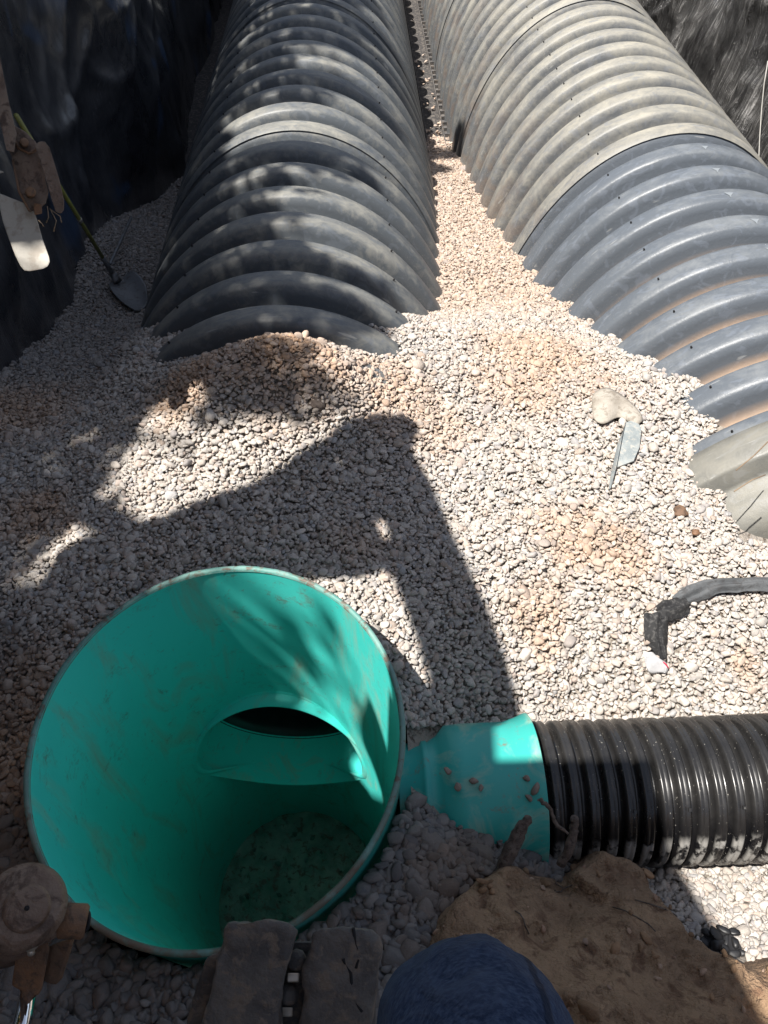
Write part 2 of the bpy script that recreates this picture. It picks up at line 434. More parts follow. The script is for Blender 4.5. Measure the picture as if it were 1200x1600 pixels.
# ------------------------------------------------------------------ gravel surface height (thin plate through measured points)
A_, H_, XL, XR = .953, 1.315, -.344, 1.796       # chamber half width, height, axis of the left and of the right row
pts = []
def P_(u, v, z): p = atz(u, v, z); pts.append((p[0], p[1], z))
for q in [(450, 580, 1.335), (380, 580, 1.32), (520, 590, 1.31), (330, 600, 1.27), (450, 612, 1.29), (560, 600, 1.24), (450, 540, 1.34), (450, 535, 1.33), (380, 545, 1.29), (520, 545, 1.27), (450, 650, 1.17), (600, 620, 1.16), (560, 575, 1.21), (640, 530, 1.08), (600, 700, 1.12),
          (800, 700, 1.05), (900, 700, 1.07), (1000, 700, 1.08), (1000, 600, 1.08), (1150, 850, 1.03), (1000, 1000, .95), (800, 1050, .92), (1190, 1080, .80),
          (1000, 1100, .82), (860, 1110, .82), (1190, 900, .98), (1130, 800, 1.02), (1085, 690, 1.07), (850, 850, 1.05), (700, 850, 1.07), (700, 1100, .95), (650, 1020, 1.08),
          (320, 560, 1.22), (250, 620, 1.14), (240, 530, 1.0), (100, 700, 1.02), (0, 620, .93), (0, 760, 1.05), (0, 900, 1.1), (200, 900, 1.12), (0, 1100, 1.12), (0, 1250, 1.13),
          (350, 860, 1.13), (250, 760, 1.12), (150, 600, .95), (400, 800, 1.12), (120, 490, .56), (100, 545, .76), (200, 460, .5), (215, 330, .18), (270, 295, .06), (190, 540, .85),
          (1100, 1375, .82), (1150, 1430, .93), (1195, 1500, 1.1), (1195, 1390, .84), (1000, 1355, .82), (900, 1350, .92), (960, 1240, .72), (1150, 1240, .70), (1300, 1240, .72), (1300, 1500, 1.05),
          (690, 1260, 1.08), (750, 1300, 1.06), (820, 1320, 1.03), (700, 1370, 1.15), (640, 1300, 1.17), (600, 1420, 1.2), (500, 1520, 1.22), (200, 1520, 1.16), (0, 1500, 1.15), (350, 1560, 1.2),
          (800, 1500, 1.2), (1000, 1500, 1.2), (1000, 1700, 1.3), (600, 1750, 1.3), (200, 1750, 1.3), (1300, 900, .95)]: P_(*q)
for x, y, z in [(.42, 3.37, .78), (.45, 3.86, .69), (.48, 4.49, .58), (.5, 5.05, .47), (.22, 2.9, 1.05), (.18, 2.64, 1.1), (.84, 7.1, .04), (.87, 6.26, .2), (.87, 5.74, .30),
                (.87, 5.07, .40), (.93, 4.43, .54), (.96, 4.07, .61), (.98, 3.77, .68), (1.03, 3.5, .77), (1.06, 3.25, .82), (1.1, 3.01, .9), (1.15, 2.77, .96), (1.24, 2.51, 1.06), (1.34, 2.3, 1.12),
                (-.98, 3.0, .98), (-.8, 2.58, 1.15), (-.34, 3.1, .9), (-.34, 4.5, .4), (1.8, 2.6, .9), (1.8, 4, .5), (-1.3, 6.6, 0.0), (-1.6, 7.2, -.02), (.7, 8, -.03), (2.6, 2.4, .8), (2.8, 4.2, .3), (2.8, 6.5, -.02),
                (-.34, 7, 0), (1.8, 7, 0), (2.9, 1.0, .8), (2.9, 0, 1.0), (-1.9, 4.4, .6), (-2.0, 2.6, .95), (-2.0, 1, 1.1), (-2, 0, 1.2), (2.4, 1.5, .9), (1.55, 1.62, .95), (1.9, 1.55, .9), (1.42, 1.62, .98)]:
    pts.append((x, y, z))
pts = np.array(pts)
def tps(r): return np.where(r > 1e-9, r * r * np.log(r + 1e-12), 0)
_n = len(pts)
_K = tps(np.linalg.norm(pts[:, None, :2] - pts[None, :, :2], axis=2)) + np.eye(_n) * .02
_Pm = np.c_[np.ones(_n), pts[:, :2]]
_W = np.linalg.solve(np.block([[_K, _Pm], [_Pm.T, np.zeros((3, 3))]]), np.r_[pts[:, 2], 0, 0, 0])
def gz(x, y):
    x = np.asarray(x, float); y = np.asarray(y, float); sh = x.shape
    x = x.ravel(); y = y.ravel(); out = np.empty(len(x))
    for i in range(0, len(x), 20000):
        a = x[i:i + 20000]; b = y[i:i + 20000]
        r = np.hypot(a[:, None] - pts[None, :, 0], b[:, None] - pts[None, :, 1])
        out[i:i + 20000] = tps(r) @ _W[:_n] + _W[_n] + _W[_n + 1] * a + _W[_n + 2] * b
    out = np.where(y > 6.6, np.minimum(out, .06), out)
    out = out + (fbm(x * 2.2, y * 2.2, 3) - .45) * .06 * np.clip(out * 2, 0, 1)
    out = out + .05 * np.exp(-((x + .38) / .42) ** 4 - ((y - 2.30) / .15) ** 2) - .05 * np.exp(-((x + .36) / .5) ** 4 - ((y - 2.56) / .12) ** 2)
    far = sst(7.0, 7.9, y)
    return (out * (1 - far) - .03 * far).reshape(sh)

# basin frame
def frame(tx, ty):
    n = np.array([tx, ty, 1.]); n /= np.linalg.norm(n)
    e1 = np.cross([0, 1, 0], n); e1 /= np.linalg.norm(e1); return e1, np.cross(n, e1), n
E1, E2, EN = frame(0, -.09)
BC = np.array([-.38, .845, 1.30])
RX, RY = .465, .482
def basin_r(P):
    """elliptic radius of world points around the basin's axis, 1 = outer wall"""
    q = P - BC; l = q @ EN; q = q - l[..., None] * EN
    return np.hypot(q @ E1 / RX, q @ E2 / RY)

# gravel bed under the stones: one sheet, open only where the basin stands
xs = np.arange(-2.3, 3.45, .04); ys = np.arange(-1.6, 11.4, .04)
X, Y = np.meshgrid(xs, ys, indexing='ij'); Z = gz(X, Y) - .02
V = np.stack([X, Y, Z], -1).reshape(-1, 3)
keep = basin_r(V) > 1.0
fs = [f for f in grid_faces(len(xs), len(ys)) if keep[f[0]] and keep[f[1]] and keep[f[2]] and keep[f[3]]]
ground = obj('ground', mesh('ground', V, fs, M_BED)); tag(ground, kind='structure')

# yard level around the pit
PX0, PX1, PY0, PY1, YZ = -1.95, 3.35, -1.5, 11.3, 2.35
yv = []; yf = []
gx = [-60, -20, -8, -4, PX0, PX1, 6, 10, 25, 60]; gy = [-60, -20, -8, -3.5, PY0, PY1, 15, 30, 80]
for a in gx:
    for b in gy: yv.append((a, b, YZ + (0 if (a in (PX0, PX1) or b in (PY0, PY1)) else random.uniform(-.1, .1))))
for i in range(len(gx) - 1):
    for j in range(len(gy) - 1):
        if gx[i] == PX0 and gy[j] == PY0: continue
        k = i * len(gy) + j; yf.append((k, k + len(gy), k + len(gy) + 1, k + 1))
tag(obj('yard_terrain', mesh('yard_terrain', yv, yf, M_YARD, False)), kind='structure')

# dark woven fabric on the pit floor (showing in the gap between the rows)
fx = np.arange(-2.0, 3.2, .05); fy = np.arange(5.5, 11.3, .05)
FX, FY = np.meshgrid(fx, fy, indexing='ij'); FZ = .012 + (fbm(FX * 5, FY * 5, 3, 9) - .45) * .018
tag(obj('pit_floor', mesh('pit_floor', np.stack([FX, FY, FZ], -1).reshape(-1, 3), grid_faces(len(fx), len(fy)), M_FABRIC)), kind='structure')

# ------------------------------------------------------------------ plastic liner hung on the pit walls
def ridged(n): return 1 - np.abs(2 * n - 1)
def liner(name, path, z0, z1, mat, label, sign, amp=1.0, res=.022, zt=None):
    path = np.array(path, float)
    seg = np.linalg.norm(np.diff(path[:, :2], axis=0), axis=1); s = np.r_[0, np.cumsum(seg)]
    S = np.arange(0, s[-1], res); zz = np.arange(z0, z1 + 1e-6, res)
    px = np.interp(S, s, path[:, 0]); py = np.interp(S, s, path[:, 1]); lean = np.interp(S, s, path[:, 2])
    dx = np.gradient(px); dy = np.gradient(py); ln = np.hypot(dx, dy); nx, ny = dy / ln * sign, -dx / ln * sign
    SS, ZZ = np.meshgrid(S, zz, indexing='ij')
    wob = fbm(SS * .9, ZZ * .9, 3, 2)
    hang = ridged(fbm(SS * 3.2 + wob * 2 + ZZ * 1.1, ZZ * .5 + wob, 2, 4)) ** 1.6
    swag = ridged(fbm(SS * 1.1 + ZZ * 1.3 + wob, ZZ * 2.2 - SS * .7, 2, 8)) ** 1.6
    crumple = ridged(fbm(SS * 7 + wob * 4, ZZ * 5, 3, 12)) ** 3
    bulge = fbm(SS * .8, ZZ * .8, 2, 20)
    sel = sst(.40, .56, fbm(SS * .7, ZZ * .4, 2, 30))
    D = amp * (.05 * hang * (1 - sel) + .06 * swag * sel + .008 * crumple + .18 * (bulge - .4))
    rr = np.random.default_rng(int(S[-1] * 10)); tot = s[-1]
    for k in range(int(tot * 5.5)):
        if k % 3 == 0:                       # slack swag between two hanging points
            a0 = rr.uniform(0, tot); wd = rr.uniform(.5, 1.3); zt_ = rr.uniform(1.2, 2.5); sag = rr.uniform(.15, .55)
            q = (SS - a0) / wd; zc = zt_ - sag * (1 - (2 * q - 1) ** 2) + .25 * q; d = np.abs(ZZ - zc); env = sst(0, .15, q) * sst(1, .85, q); wdt = rr.uniform(.05, .11); hh = rr.uniform(.03, .08)
        else:                                # drape running down and aslant
            a0 = rr.uniform(0, tot); sl = rr.normal(0, .35) + (.35 if name else 0); cv = rr.normal(0, .12); z0_, z1_ = sorted(rr.uniform(-.2, 2.6, 2)); z1_ = max(z1_, z0_ + .8)
            d = np.abs(SS - (a0 + sl * (ZZ - 1) + cv * (ZZ - 1) ** 2)); env = sst(z0_, z0_ + .4, ZZ) * sst(z1_, z1_ - .4, ZZ); wdt = rr.uniform(.05, .15); hh = rr.uniform(.03, .12)
        d = np.sqrt(d * d + .00055) ; D += amp * .6 * hh * env * (np.exp(-d / wdt))
    XX = px[:, None] + nx[:, None] * (D - (ZZ - z0) * lean[:, None]); YY = py[:, None] + ny[:, None] * (D - (ZZ - z0) * lean[:, None])
    zo = ZZ
    o = obj(name, mesh(name, np.stack([XX, YY, zo], -1).reshape(-1, 3), grid_faces(len(S), len(zz)), mat))
    return tag(o, label, 'plastic sheeting')
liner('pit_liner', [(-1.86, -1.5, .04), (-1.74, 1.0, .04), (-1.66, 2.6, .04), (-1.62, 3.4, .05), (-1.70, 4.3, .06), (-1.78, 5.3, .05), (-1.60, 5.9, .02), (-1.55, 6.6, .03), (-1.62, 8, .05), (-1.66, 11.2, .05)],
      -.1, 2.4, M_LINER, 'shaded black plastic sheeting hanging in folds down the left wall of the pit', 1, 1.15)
liner('pit_liner', [(2.98, 11.2, .14), (2.98, 7, .14), (3.0, 4.5, .14), (3.05, 2, .12), (3.1, -1.4, .1)],
      -.1, 2.4, M_LINER_R, 'sunlit black plastic sheeting with dust and painted sheen, creased down the right wall of the pit', 1, 2.3)
liner('pit_liner', [(-1.7, 11.25, .02), (3.0, 11.25, .02)], -.1, 2.4, M_LINER, 'black plastic sheeting on the far end wall of the pit beyond the chambers', 1, .8, .05)
# near wall of the pit is bare soil
nb = []
sx = np.arange(-2.0, 3.4, .06); sz = np.arange(.9, 2.42, .06)
SX, SZ = np.meshgrid(sx, sz, indexing='ij'); SY = -1.35 - .12 * (SZ - .9) + (fbm(SX * 3, SZ * 3, 4, 3) - .45) * .18
tag(obj('pit_bank', mesh('pit_bank', np.stack([SX, SY, SZ], -1).reshape(-1, 3), grid_faces(len(sx), len(sz)), M_SOIL)), kind='structure')
# white cord on right wall
c_pts = [atx(u, v, 2.93) for u, v in ((1200, 95), (1194, 130), (1190, 170), (1187, 215), (1185, 260), (1184, 300))]
tag(obj('hanging_cord', tube_mesh('hanging_cord', c_pts, .004, M_CORD, 6)), 'thin white cord hanging down the plastic on the right pit wall', 'cord')

# ------------------------------------------------------------------ storm-water chambers
PITCH = .25; NR = 9; CL = PITCH * NR
def arch_pt(t, r_in):
    """point and outward normal on the arch, t in 0..pi"""
    n = 2 / 1.98
    c, s = math.cos(t), math.sin(t)
    x = A_ * math.copysign(abs(c) ** n, c); z = H_ * s ** n
    nx, nz = x / A_ ** 2, z / H_ ** 2; l = math.hypot(nx, nz)
    return x - nx / l * r_in, z - nz / l * r_in
def chamber_mesh(name, mat, first=0):
    # profile over one pitch: flat crest, rounded shoulders, steep flanks, narrow valley
    prof = [(0, .10), (.06, .03), (.14, .0), (.25, .0), (.36, .0), (.44, .045), (.50, .16), (.57, .46), (.64, .78), (.70, .95), (.77, 1.0), (.84, .97), (.90, .72), (.96, .34)]
    DEPTH = .134
    ylist = []
    for r in range(first, NR):
        for q, d in prof: ylist.append((r * PITCH + q * PITCH, d))
    ylist.append((CL + .01, .05)); ylist.append((CL + .03, .0))
    nt_ = 60; v = []; val = []
    for y, d in ylist:
        for k in range(nt_ + 1):
            t = math.pi * k / nt_
            fade = min(1, .35 + 1.2 * math.sin(t))
            x, z = arch_pt(t, d * DEPTH * fade + (.003 if y > CL + .005 else 0))
            v.append((x, y, max(z, 0))); val.append(d)
    me = mesh(name, v, grid_faces(len(ylist), nt_ + 1), mat)
    fattr(me, 'valley', val)
    return me
def flange_mesh(name, side, mat):
    bm = bmesh.new()
    add_box(bm, (side * (A_ + .008), CL / 2, .03), (.05, CL, .012))
    add_box(bm, (side * (A_ + .036), CL / 2, .048), (.006, CL, .03))
    for k in range(NR * 2):
        add_box(bm, (side * (A_ + .008), (k + .5) * PITCH / 2, .05), (.05, .010, .035))
    return bm_mesh(name, bm, mat)
ch_meshes = {}
def chamber(row_x, y0, mat, label, group, dz=0, first=0):
    k = (mat.name, first)
    if k not in ch_meshes:
        ch_meshes[k] = (chamber_mesh('chamber_shell', mat, first), flange_mesh('foot', -1, M_RUBBER), flange_mesh('foot', 1, M_RUBBER))
    e = empty('storage_chamber', (row_x, y0, dz), label, 'chamber', group)
    s_, f1, f2 = ch_meshes[k]
    obj('ribbed_shell', s_, e); obj('foot_flange', f1, e); obj('foot_flange', f2, e)
    # moulding dimples on the crests
    for r in range(first, NR):
        for t, rad in ((math.radians(118), .007), (math.radians(58), .007)):
            x, z = arch_pt(t, -.002)
            d = bpy.data.objects.new('vent_nub', nub_me); COL.objects.link(d); d.parent = e
            d.location = (x, r * PITCH + .30 * PITCH, z); d.rotation_euler = (0, math.pi / 2 - t, 0)
    return e
nb_ = bmesh.new(); bmesh.ops.create_cone(nb_, cap_ends=True, segments=6, radius1=.006, radius2=.004, depth=.014)
nub_me = bm_mesh('vent_nub', nb_, M_DARKHOLE)
YL, YR = 4.30 - CL, 4.19 - CL
gl = 'ribbed grey chambers of the left row'; gr = 'ribbed chambers of the right row'
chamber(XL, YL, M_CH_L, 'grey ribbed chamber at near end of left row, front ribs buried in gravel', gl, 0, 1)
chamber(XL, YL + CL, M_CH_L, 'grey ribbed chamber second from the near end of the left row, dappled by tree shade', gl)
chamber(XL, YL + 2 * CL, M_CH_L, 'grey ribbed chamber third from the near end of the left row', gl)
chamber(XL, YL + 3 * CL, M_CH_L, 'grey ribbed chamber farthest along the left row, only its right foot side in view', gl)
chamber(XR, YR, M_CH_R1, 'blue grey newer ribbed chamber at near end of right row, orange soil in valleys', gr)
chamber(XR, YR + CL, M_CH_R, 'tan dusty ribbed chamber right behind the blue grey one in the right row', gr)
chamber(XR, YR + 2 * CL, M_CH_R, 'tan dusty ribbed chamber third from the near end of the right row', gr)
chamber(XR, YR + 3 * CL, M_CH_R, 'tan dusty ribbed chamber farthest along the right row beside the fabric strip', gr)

# pale scuffs on the moulding gates of the blue chamber
for i, ww in enumerate((0, 1, 2, 3, 4)):
    e = [o for o in bpy.data.objects if o.name.startswith('storage_chamber') and 'blue grey newer' in o.get('label', '')][0]
    x, z = arch_pt(math.pi / 2 + .02 * (i % 3 - 1), -.0015)
    yy = (NR - 1 - i) * PITCH + .12 * PITCH
    jj = random.uniform(.6, 1.1); v = [(x - .022 * jj, yy + .03, z), (x + .024, yy + .027, z), (x + .004, yy - .002, z), (x, yy - .016 * jj, z - .003), (x - .004, yy, z)]
    obj('moulding_gate', mesh('moulding_gate', v, [(0, 4, 3, 2, 1)], M_SCUFF, False), e)

# end cap closing the near end of the right row
cap = empty('chamber_end_cap', (XR, YR, 0), 'dusty tan end cap closing the near end of the right row, half buried in gravel', 'end cap')
def cap_mesh():
    # rings from the collar forward and down the domed face
    rings = [(.012, .05), (-.018, .045), (-.022, .0), (-.022, -.085), (-.012, -.10), (.05, -.102), (.062, -.115), (.066, -.155), (.085, -.185), (.13, -.20), (.30, -.225), (.5, -.245), (.95, -.26)]
    v = []; nt_ = 96
    for ins, y in rings:
        for k in range(nt_ + 1):
            t = math.pi * k / nt_
            f = 1 - max(0, ins) / .95
            x, z = arch_pt(t, min(ins, 0))
            # radial stiffening ribs pressed into the face
            rb = 0
            if ins > .064:
                rb = .07 * (0.5 + .5 * math.tanh(6 * math.cos(9 * t))) * min(1, (ins - .06) / .03) * (1 if ins < .9 else 0)
            v.append((x * f, y - rb, z * f))
    me = mesh('face_panel', v, grid_faces(len(rings), nt_ + 1), M_CAP)
    fattr(me, 'valley', [0] * len(v))
    return me
obj('face_panel', cap_mesh(), cap)
# straws lying on the end cap
for (a, b, c) in (((1150, 735), (1178, 712), (1200, 690)), ((1147, 768), (1175, 750), (1196, 742))):
    tag(obj('dry_straw', tube_mesh('dry_straw', [atd(*a, 2.42), atd(*b, 2.43), atd(*c, 2.44)], .0022, M_ROOT, 5)),
        'thin dry straw stuck to the tan end cap, the %s of the two' % ('upper' if a[1] < 750 else 'lower'), 'straw', 'straws on the end cap')

# ------------------------------------------------------------------ green basin
basin = empty('drain_basin', BC - 2.4 * EN, 'big open green plastic drain basin sunk in the gravel', 'basin')
inv = Matrix.Translation(-Vector(BC - 2.4 * EN))
def bobj(name, me, parent=None):
    o = obj(name, me, parent or basin)
    if parent is None: o.matrix_parent_inverse = inv
    return o
def wall_pt(phi, l, th=0.0):
    """phi measured from +E2 toward +E1; th = inset from the outer wall"""
    k = 1 - .11 * max(0, l) / 2.4
    wob = 1 + .006 * math.sin(2 * phi + .5) * (1 - min(1, l / 1.0))
    return BC + (RX * k - th) * wob * math.sin(phi) * E1 + (RY * k - th) * wob * math.cos(phi) * E2 - l * EN
HL, HR, HP = 1.20, .366, .06        # inlet hole: distance down, radius, direction
TW = .0125
def basin_inner():
    v = []; f = []
    nphi = 180
    ph0, ph1, la, lb = HP - .85, HP + .85, HL - .42, HL + .42
    def add_grid(p0, p1, l0, l1, np_, nl):
        b = len(v)
        for i in range(np_ + 1):
            for j in range(nl + 1):
                v.append(wall_pt(p0 + (p1 - p0) * i / np_, l0 + (l1 - l0) * j / nl, TW))
        for i in range(np_):
            for j in range(nl):
                a = b + i * (nl + 1) + j; f.append((a, a + 1, a + nl + 2, a + nl + 1))
    add_grid(0, 2 * math.pi, 0, la, nphi, 14)
    add_grid(0, 2 * math.pi, lb, 2.4, nphi, 14)
    add_grid(ph1, ph0 + 2 * math.pi, la, lb, 130, 12)
    b = len(v); nt_ = 120; nr = 8; Rr = RY - TW
    for k in range(nt_):
        t = 2 * math.pi * k / nt_
        hx, hl = math.asin(HR * math.cos(t) / Rr), HR * math.sin(t)
        m = max(abs(math.cos(t)), abs(math.sin(t)))
        bx, bl = .85 * math.cos(t) / m, .42 * math.sin(t) / m
        for j in range(nr + 1):
            q = j / nr
            v.append(wall_pt(HP + hx + (bx - hx) * q, HL + hl + (bl - hl) * q, TW))
    for k in range(nt_):
        for j in range(nr):
            a = b + k * (nr + 1) + j; c = b + ((k + 1) % nt_) * (nr + 1) + j
            f.append((a, c, c + 1, a + 1))
    return mesh('inner_wall', v, f, M_GREEN)
bobj('inner_wall', basin_inner())
def ring_strip(name, f0, f1, mat, n=180):
    v = []
    for i in range(n):
        p = 2 * math.pi * i / n; v.append(f0(p)); v.append(f1(p))
    return mesh(name, v, grid_faces(n, 2, True), mat)
bobj('outer_wall', ring_strip('outer_wall', lambda p: wall_pt(p, .004, 0), lambda p: wall_pt(p, .95, 0), M_GREEN_D))
# saw-cut rim: slightly ragged bevelled lip
def rim_mesh():
    v = []; n = 360
    for i in range(n):
        p = 2 * math.pi * i / n
        j = (float(fbm(p * 14, 0, 3, 6)) - .45) * .007
        v += [wall_pt(p, .006, -.0015), wall_pt(p, -.003 + j, .0005), wall_pt(p, -.004 + j, TW - .002), wall_pt(p, .006, TW + .0015)]
    return mesh('rim', v, grid_faces(n, 4, True), M_GREEN_RIM)
bobj('rim', rim_mesh())
fl = [(0.0, 0)] + []
def disc(name, l, mat, amp=0.0):
    v = []; nr, n = 26, 120; v = []
    for i in range(n):
        p = 2 * math.pi * i / n
        for j in range(nr + 1):
            q = j / nr; P = BC - l * EN + (wall_pt(p, l, TW) - (BC - l * EN)) * q
            v.append(P + EN * (float(fbm(P[0] * 16, P[1] * 16, 4, 14)) - .45) * amp)
    return mesh(name, v, grid_faces(n, nr + 1, True), mat)
bobj('silty_floor', disc('silty_floor', 2.37, M_TANKFLOOR, .05))
# inlet pipe stub through the far wall
AX = E2 * math.cos(HP) + E1 * math.sin(HP)                     # points away from the basin
SD = E1 * math.cos(HP) - E2 * math.sin(HP)
HC = BC - HL * EN
# weld bead following the hole
def bead():
    v = []; n = 120; Rr = RY - TW
    for k in range(n):
        t = 2 * math.pi * k / n
        for a, th in ((-.007, TW), (-.004, TW + .006), (.004, TW + .006), (.010, TW)):
            h = (HR + a); v.append(wall_pt(HP + math.asin(h * math.cos(t) / Rr), HL + h * math.sin(t), th))
    return mesh('weld_bead', v, grid_faces(n, 4, True), M_GREEN)
def smin(a, b, k=.035): return -k * math.log(math.exp(-a / k) + math.exp(-b / k))
def stub_mesh():
    v = []; n = 120; Rr = RY - TW; prof = [(None, HR - .001), (.0, HR - .002), (-.003, HR - .008), (.0, HR - .014), (.49, HR - .016), (.495, HR - .026), (.52, HR - .028), (.525, HR - .040), (.54, HR - .042)]
    for k in range(n):
        t = 2 * math.pi * k / n
        P0 = wall_pt(HP + math.asin(HR * math.cos(t) / Rr), HL + HR * math.sin(t), TW)
        base = (P0 - HC) @ AX
        for l, r in prof:
            ll = base + .004 if l is None else base + .001 - (.082 + .030 * math.sin(t)) * math.sin(t) ** 2 + l if l < .1 else l
            v.append(HC + r * (math.cos(t) * SD - math.sin(t) * EN) + ll * AX)
    return mesh('inlet_pipe', v, grid_faces(n, len(prof), True), M_GREEN)
inl = bobj('inlet_pipe', stub_mesh())
bobj('weld_bead', bead())
bobj('black_inlet_sleeve', lathe('black_inlet_sleeve', [(HR - .03, .52)] + [(HR - .045 - .012 * (k % 2), .53 + .04 * k) for k in range(24)] + [(.001, 1.5)], SD, EN, AX, HC, M_BLACK, 64))
# outlet neck and bell toward the black pipe
PZ, PYc = .93, .80
xw = atz(638, 1240, PZ)[0] - .02
x_neck = atz(660, 1240, PZ)[0]; x_b1 = atz(698, 1240, PZ)[0]; x_e = atz(829, 1240, PZ)[0]
axo = np.array([xw - .12, PYc, PZ])
def dd(x): return x - axo[0]
prof = [(.150, dd(.069)), (.150, dd(x_neck) - .006), (.158, dd(x_neck) - .002), (.158, dd(x_neck) + .012), (.153, dd(x_neck) + .018), (.170, dd(x_neck) + .045), (.198, dd(x_b1)), (.202, dd(x_b1) + .04), (.203, dd(x_e) - .07), (.212, dd(x_e) - .03), (.224, dd(x_e) - .002), (.224, dd(x_e)), (.216, dd(x_e)), (.205, dd(x_e) - .03), (.2, dd(x_e) - .12)]
def bell():
    v = []; n = 72
    for i in range(n):
        t = 2 * math.pi * i / n
        for r, l in prof:
            k = r
            if .158 < r < .204: k = r * (1 + .012 * math.cos(8 * t))
            v.append((axo[0] + l, axo[1] + k * math.cos(t), axo[2] + k * math.sin(t)))
    return mesh('outlet_bell', v, grid_faces(n, len(prof), True), M_GREEN_D)
bobj('outlet_bell', bell())

# ------------------------------------------------------------------ black corrugated pipe
px0, px1, PR = x_e - .09, 2.95, .199
pipe = empty('corrugated_pipe', (px0, PYc, PZ - PR), 'black corrugated plastic pipe plugged into the green bell and leaving to the right', 'pipe')
def pipe_mesh():
    pit = .0475; prof = [(0, .030), (.19, .030), (.25, .012), (.32, .002), (.42, -.001), (.54, .0025), (.62, .0025), (.72, -.001), (.84, .002), (.90, .010), (.96, .028)]
    v = []; cr = []; an = []; n = 96; rows = []
    k = 0
    while k * pit < px1 - px0:
        for q, d in prof: rows.append(((k + q) * pit, d))
        k += 1
    for x, d in rows:
        for i in range(n + 1):
            t = 2 * math.pi * i / n
            sag = .002 * math.sin(x * 9) 
            r = PR - d
            # angle 0 at the far horizontal, .25 on top, .5 near side, .75 underneath
            v.append((x, r * math.cos(t), PR + r * math.sin(t) + sag)); cr.append(1 if d < .004 else 0); an.append(i / n)
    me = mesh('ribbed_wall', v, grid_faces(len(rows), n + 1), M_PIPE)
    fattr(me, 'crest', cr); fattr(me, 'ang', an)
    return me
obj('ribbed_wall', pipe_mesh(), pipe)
nb2 = bmesh.new(); bmesh.ops.create_cube(nb2, size=1)
for q in nb2.verts: q.co = Vector((q.co.x * .007, q.co.y * .009, q.co.z * .006))
nub2 = bm_mesh('vent_nub', nb2, M_PIPE)
for k in range(22):
    t = math.radians(125 if k % 3 == 0 else 160)
    if k % 3 == 2: continue
    o = obj('moulding_nub', nub2, pipe); o.location = (k * .0475 + .15 + .0261, (PR + .001) * math.cos(t), PR + (PR + .001) * math.sin(t)); o.rotation_euler = (t - math.pi / 2, 0, 0)

# ------------------------------------------------------------------ soil bank (near right)
soil_px = [(655, 1470, 1.22), (690, 1405, 1.19), (735, 1372, 1.16), (775, 1352, 1.12), (860, 1362, 1.06), (905, 1352, 1.04), (935, 1330, 1.04), (985, 1340, 1.03), (1010, 1362, 1.02), (1050, 1420, 1.06),
           (1080, 1452, 1.10), (1120, 1478, 1.14), (1160, 1492, 1.16), (1240, 1488, 1.18), (1400, 1500, 1.2)]
sp3 = np.array([atz(u, v, z) for u, v, z in soil_px])
poly = [tuple(p[:2]) for p in sp3] + [(2.4, .4), (2.4, -1.25), (-.2, -1.25), (-.05, 0.1)]
def poly_sd(poly, x, y):
    """signed distance, positive inside"""
    x = np.asarray(x, float); y = np.asarray(y, float); d = np.full(x.shape, 1e9); ins = np.zeros(x.shape, bool)
    for i in range(len(poly)):
        ax, ay = poly[i]; bx, by = poly[(i + 1) % len(poly)]
        ex, ey = bx - ax, by - ay; wx, wy = x - ax, y - ay
        t = np.clip((wx * ex + wy * ey) / (ex * ex + ey * ey + 1e-12), 0, 1)
        d = np.minimum(d, np.hypot(wx - ex * t, wy - ey * t))
        c = ((ay > y) != (by > y)) & (x < (bx - ax) * (y - ay) / (by - ay + 1e-12) + ax)
        ins ^= c
    return np.where(ins, d, -d)
def soil_z(x, y):
    sd = poly_sd(poly, x, y) + (fbm(x * 9, y * 9, 4, 41) - .47) * .07
    # height of the brow follows the measured brow line
    d2 = ((x[..., None] - sp3[:, 0]) ** 2 + (y[..., None] - sp3[:, 1]) ** 2)
    wgt = 1 / (d2 + .01) ** 2; zb = (wgt * sp3[:, 2]).sum(-1) / wgt.sum(-1)
    z = zb + .035 + .24 * sst(0, .5, sd) - .24 * sst(.035, -.04, sd) * 1.0 - .6 * sst(-.03, -.18, sd)
    z += (fbm(x * 5, y * 5, 5, 44) - .47) * .13 + (ridged(fbm(x * 9, y * 13, 5, 47)) - .7) * .06 + (fbm(x * 28, y * 28, 4, 49) - .45) * .035
    crack = ridged(fbm(x * 3.1 + y * 1.7, y * 3 - x, 3, 52)); z -= .035 * sst(.95, .99, crack)
    z += .018 * np.round(fbm(x * 6 + 3, y * 6, 3, 55) * 7) / 2 * .5
    return z
bx_ = np.arange(-.35, 2.5, .011); by_ = np.arange(-1.25, 1.0, .011)
BX, BY = np.meshgrid(bx_, by_, indexing='ij'); BZ = soil_z(BX, BY)
msk = poly_sd(poly, BX, BY) > -.2
G = gz(BX[msk], BY[msk]); GG = np.full(BX.shape, 9.); GG[msk] = G
fid = [f for f in grid_faces(len(bx_), len(by_))]
okv = ((BZ > GG - .09) & msk).ravel()
fid = [f for f in fid if okv[f[0]] and okv[f[1]] and okv[f[2]] and okv[f[3]]]
tag(obj('soil_bank', mesh('soil_bank', np.stack([BX, BY, BZ], -1).reshape(-1, 3), fid, M_SOIL)), kind='structure')

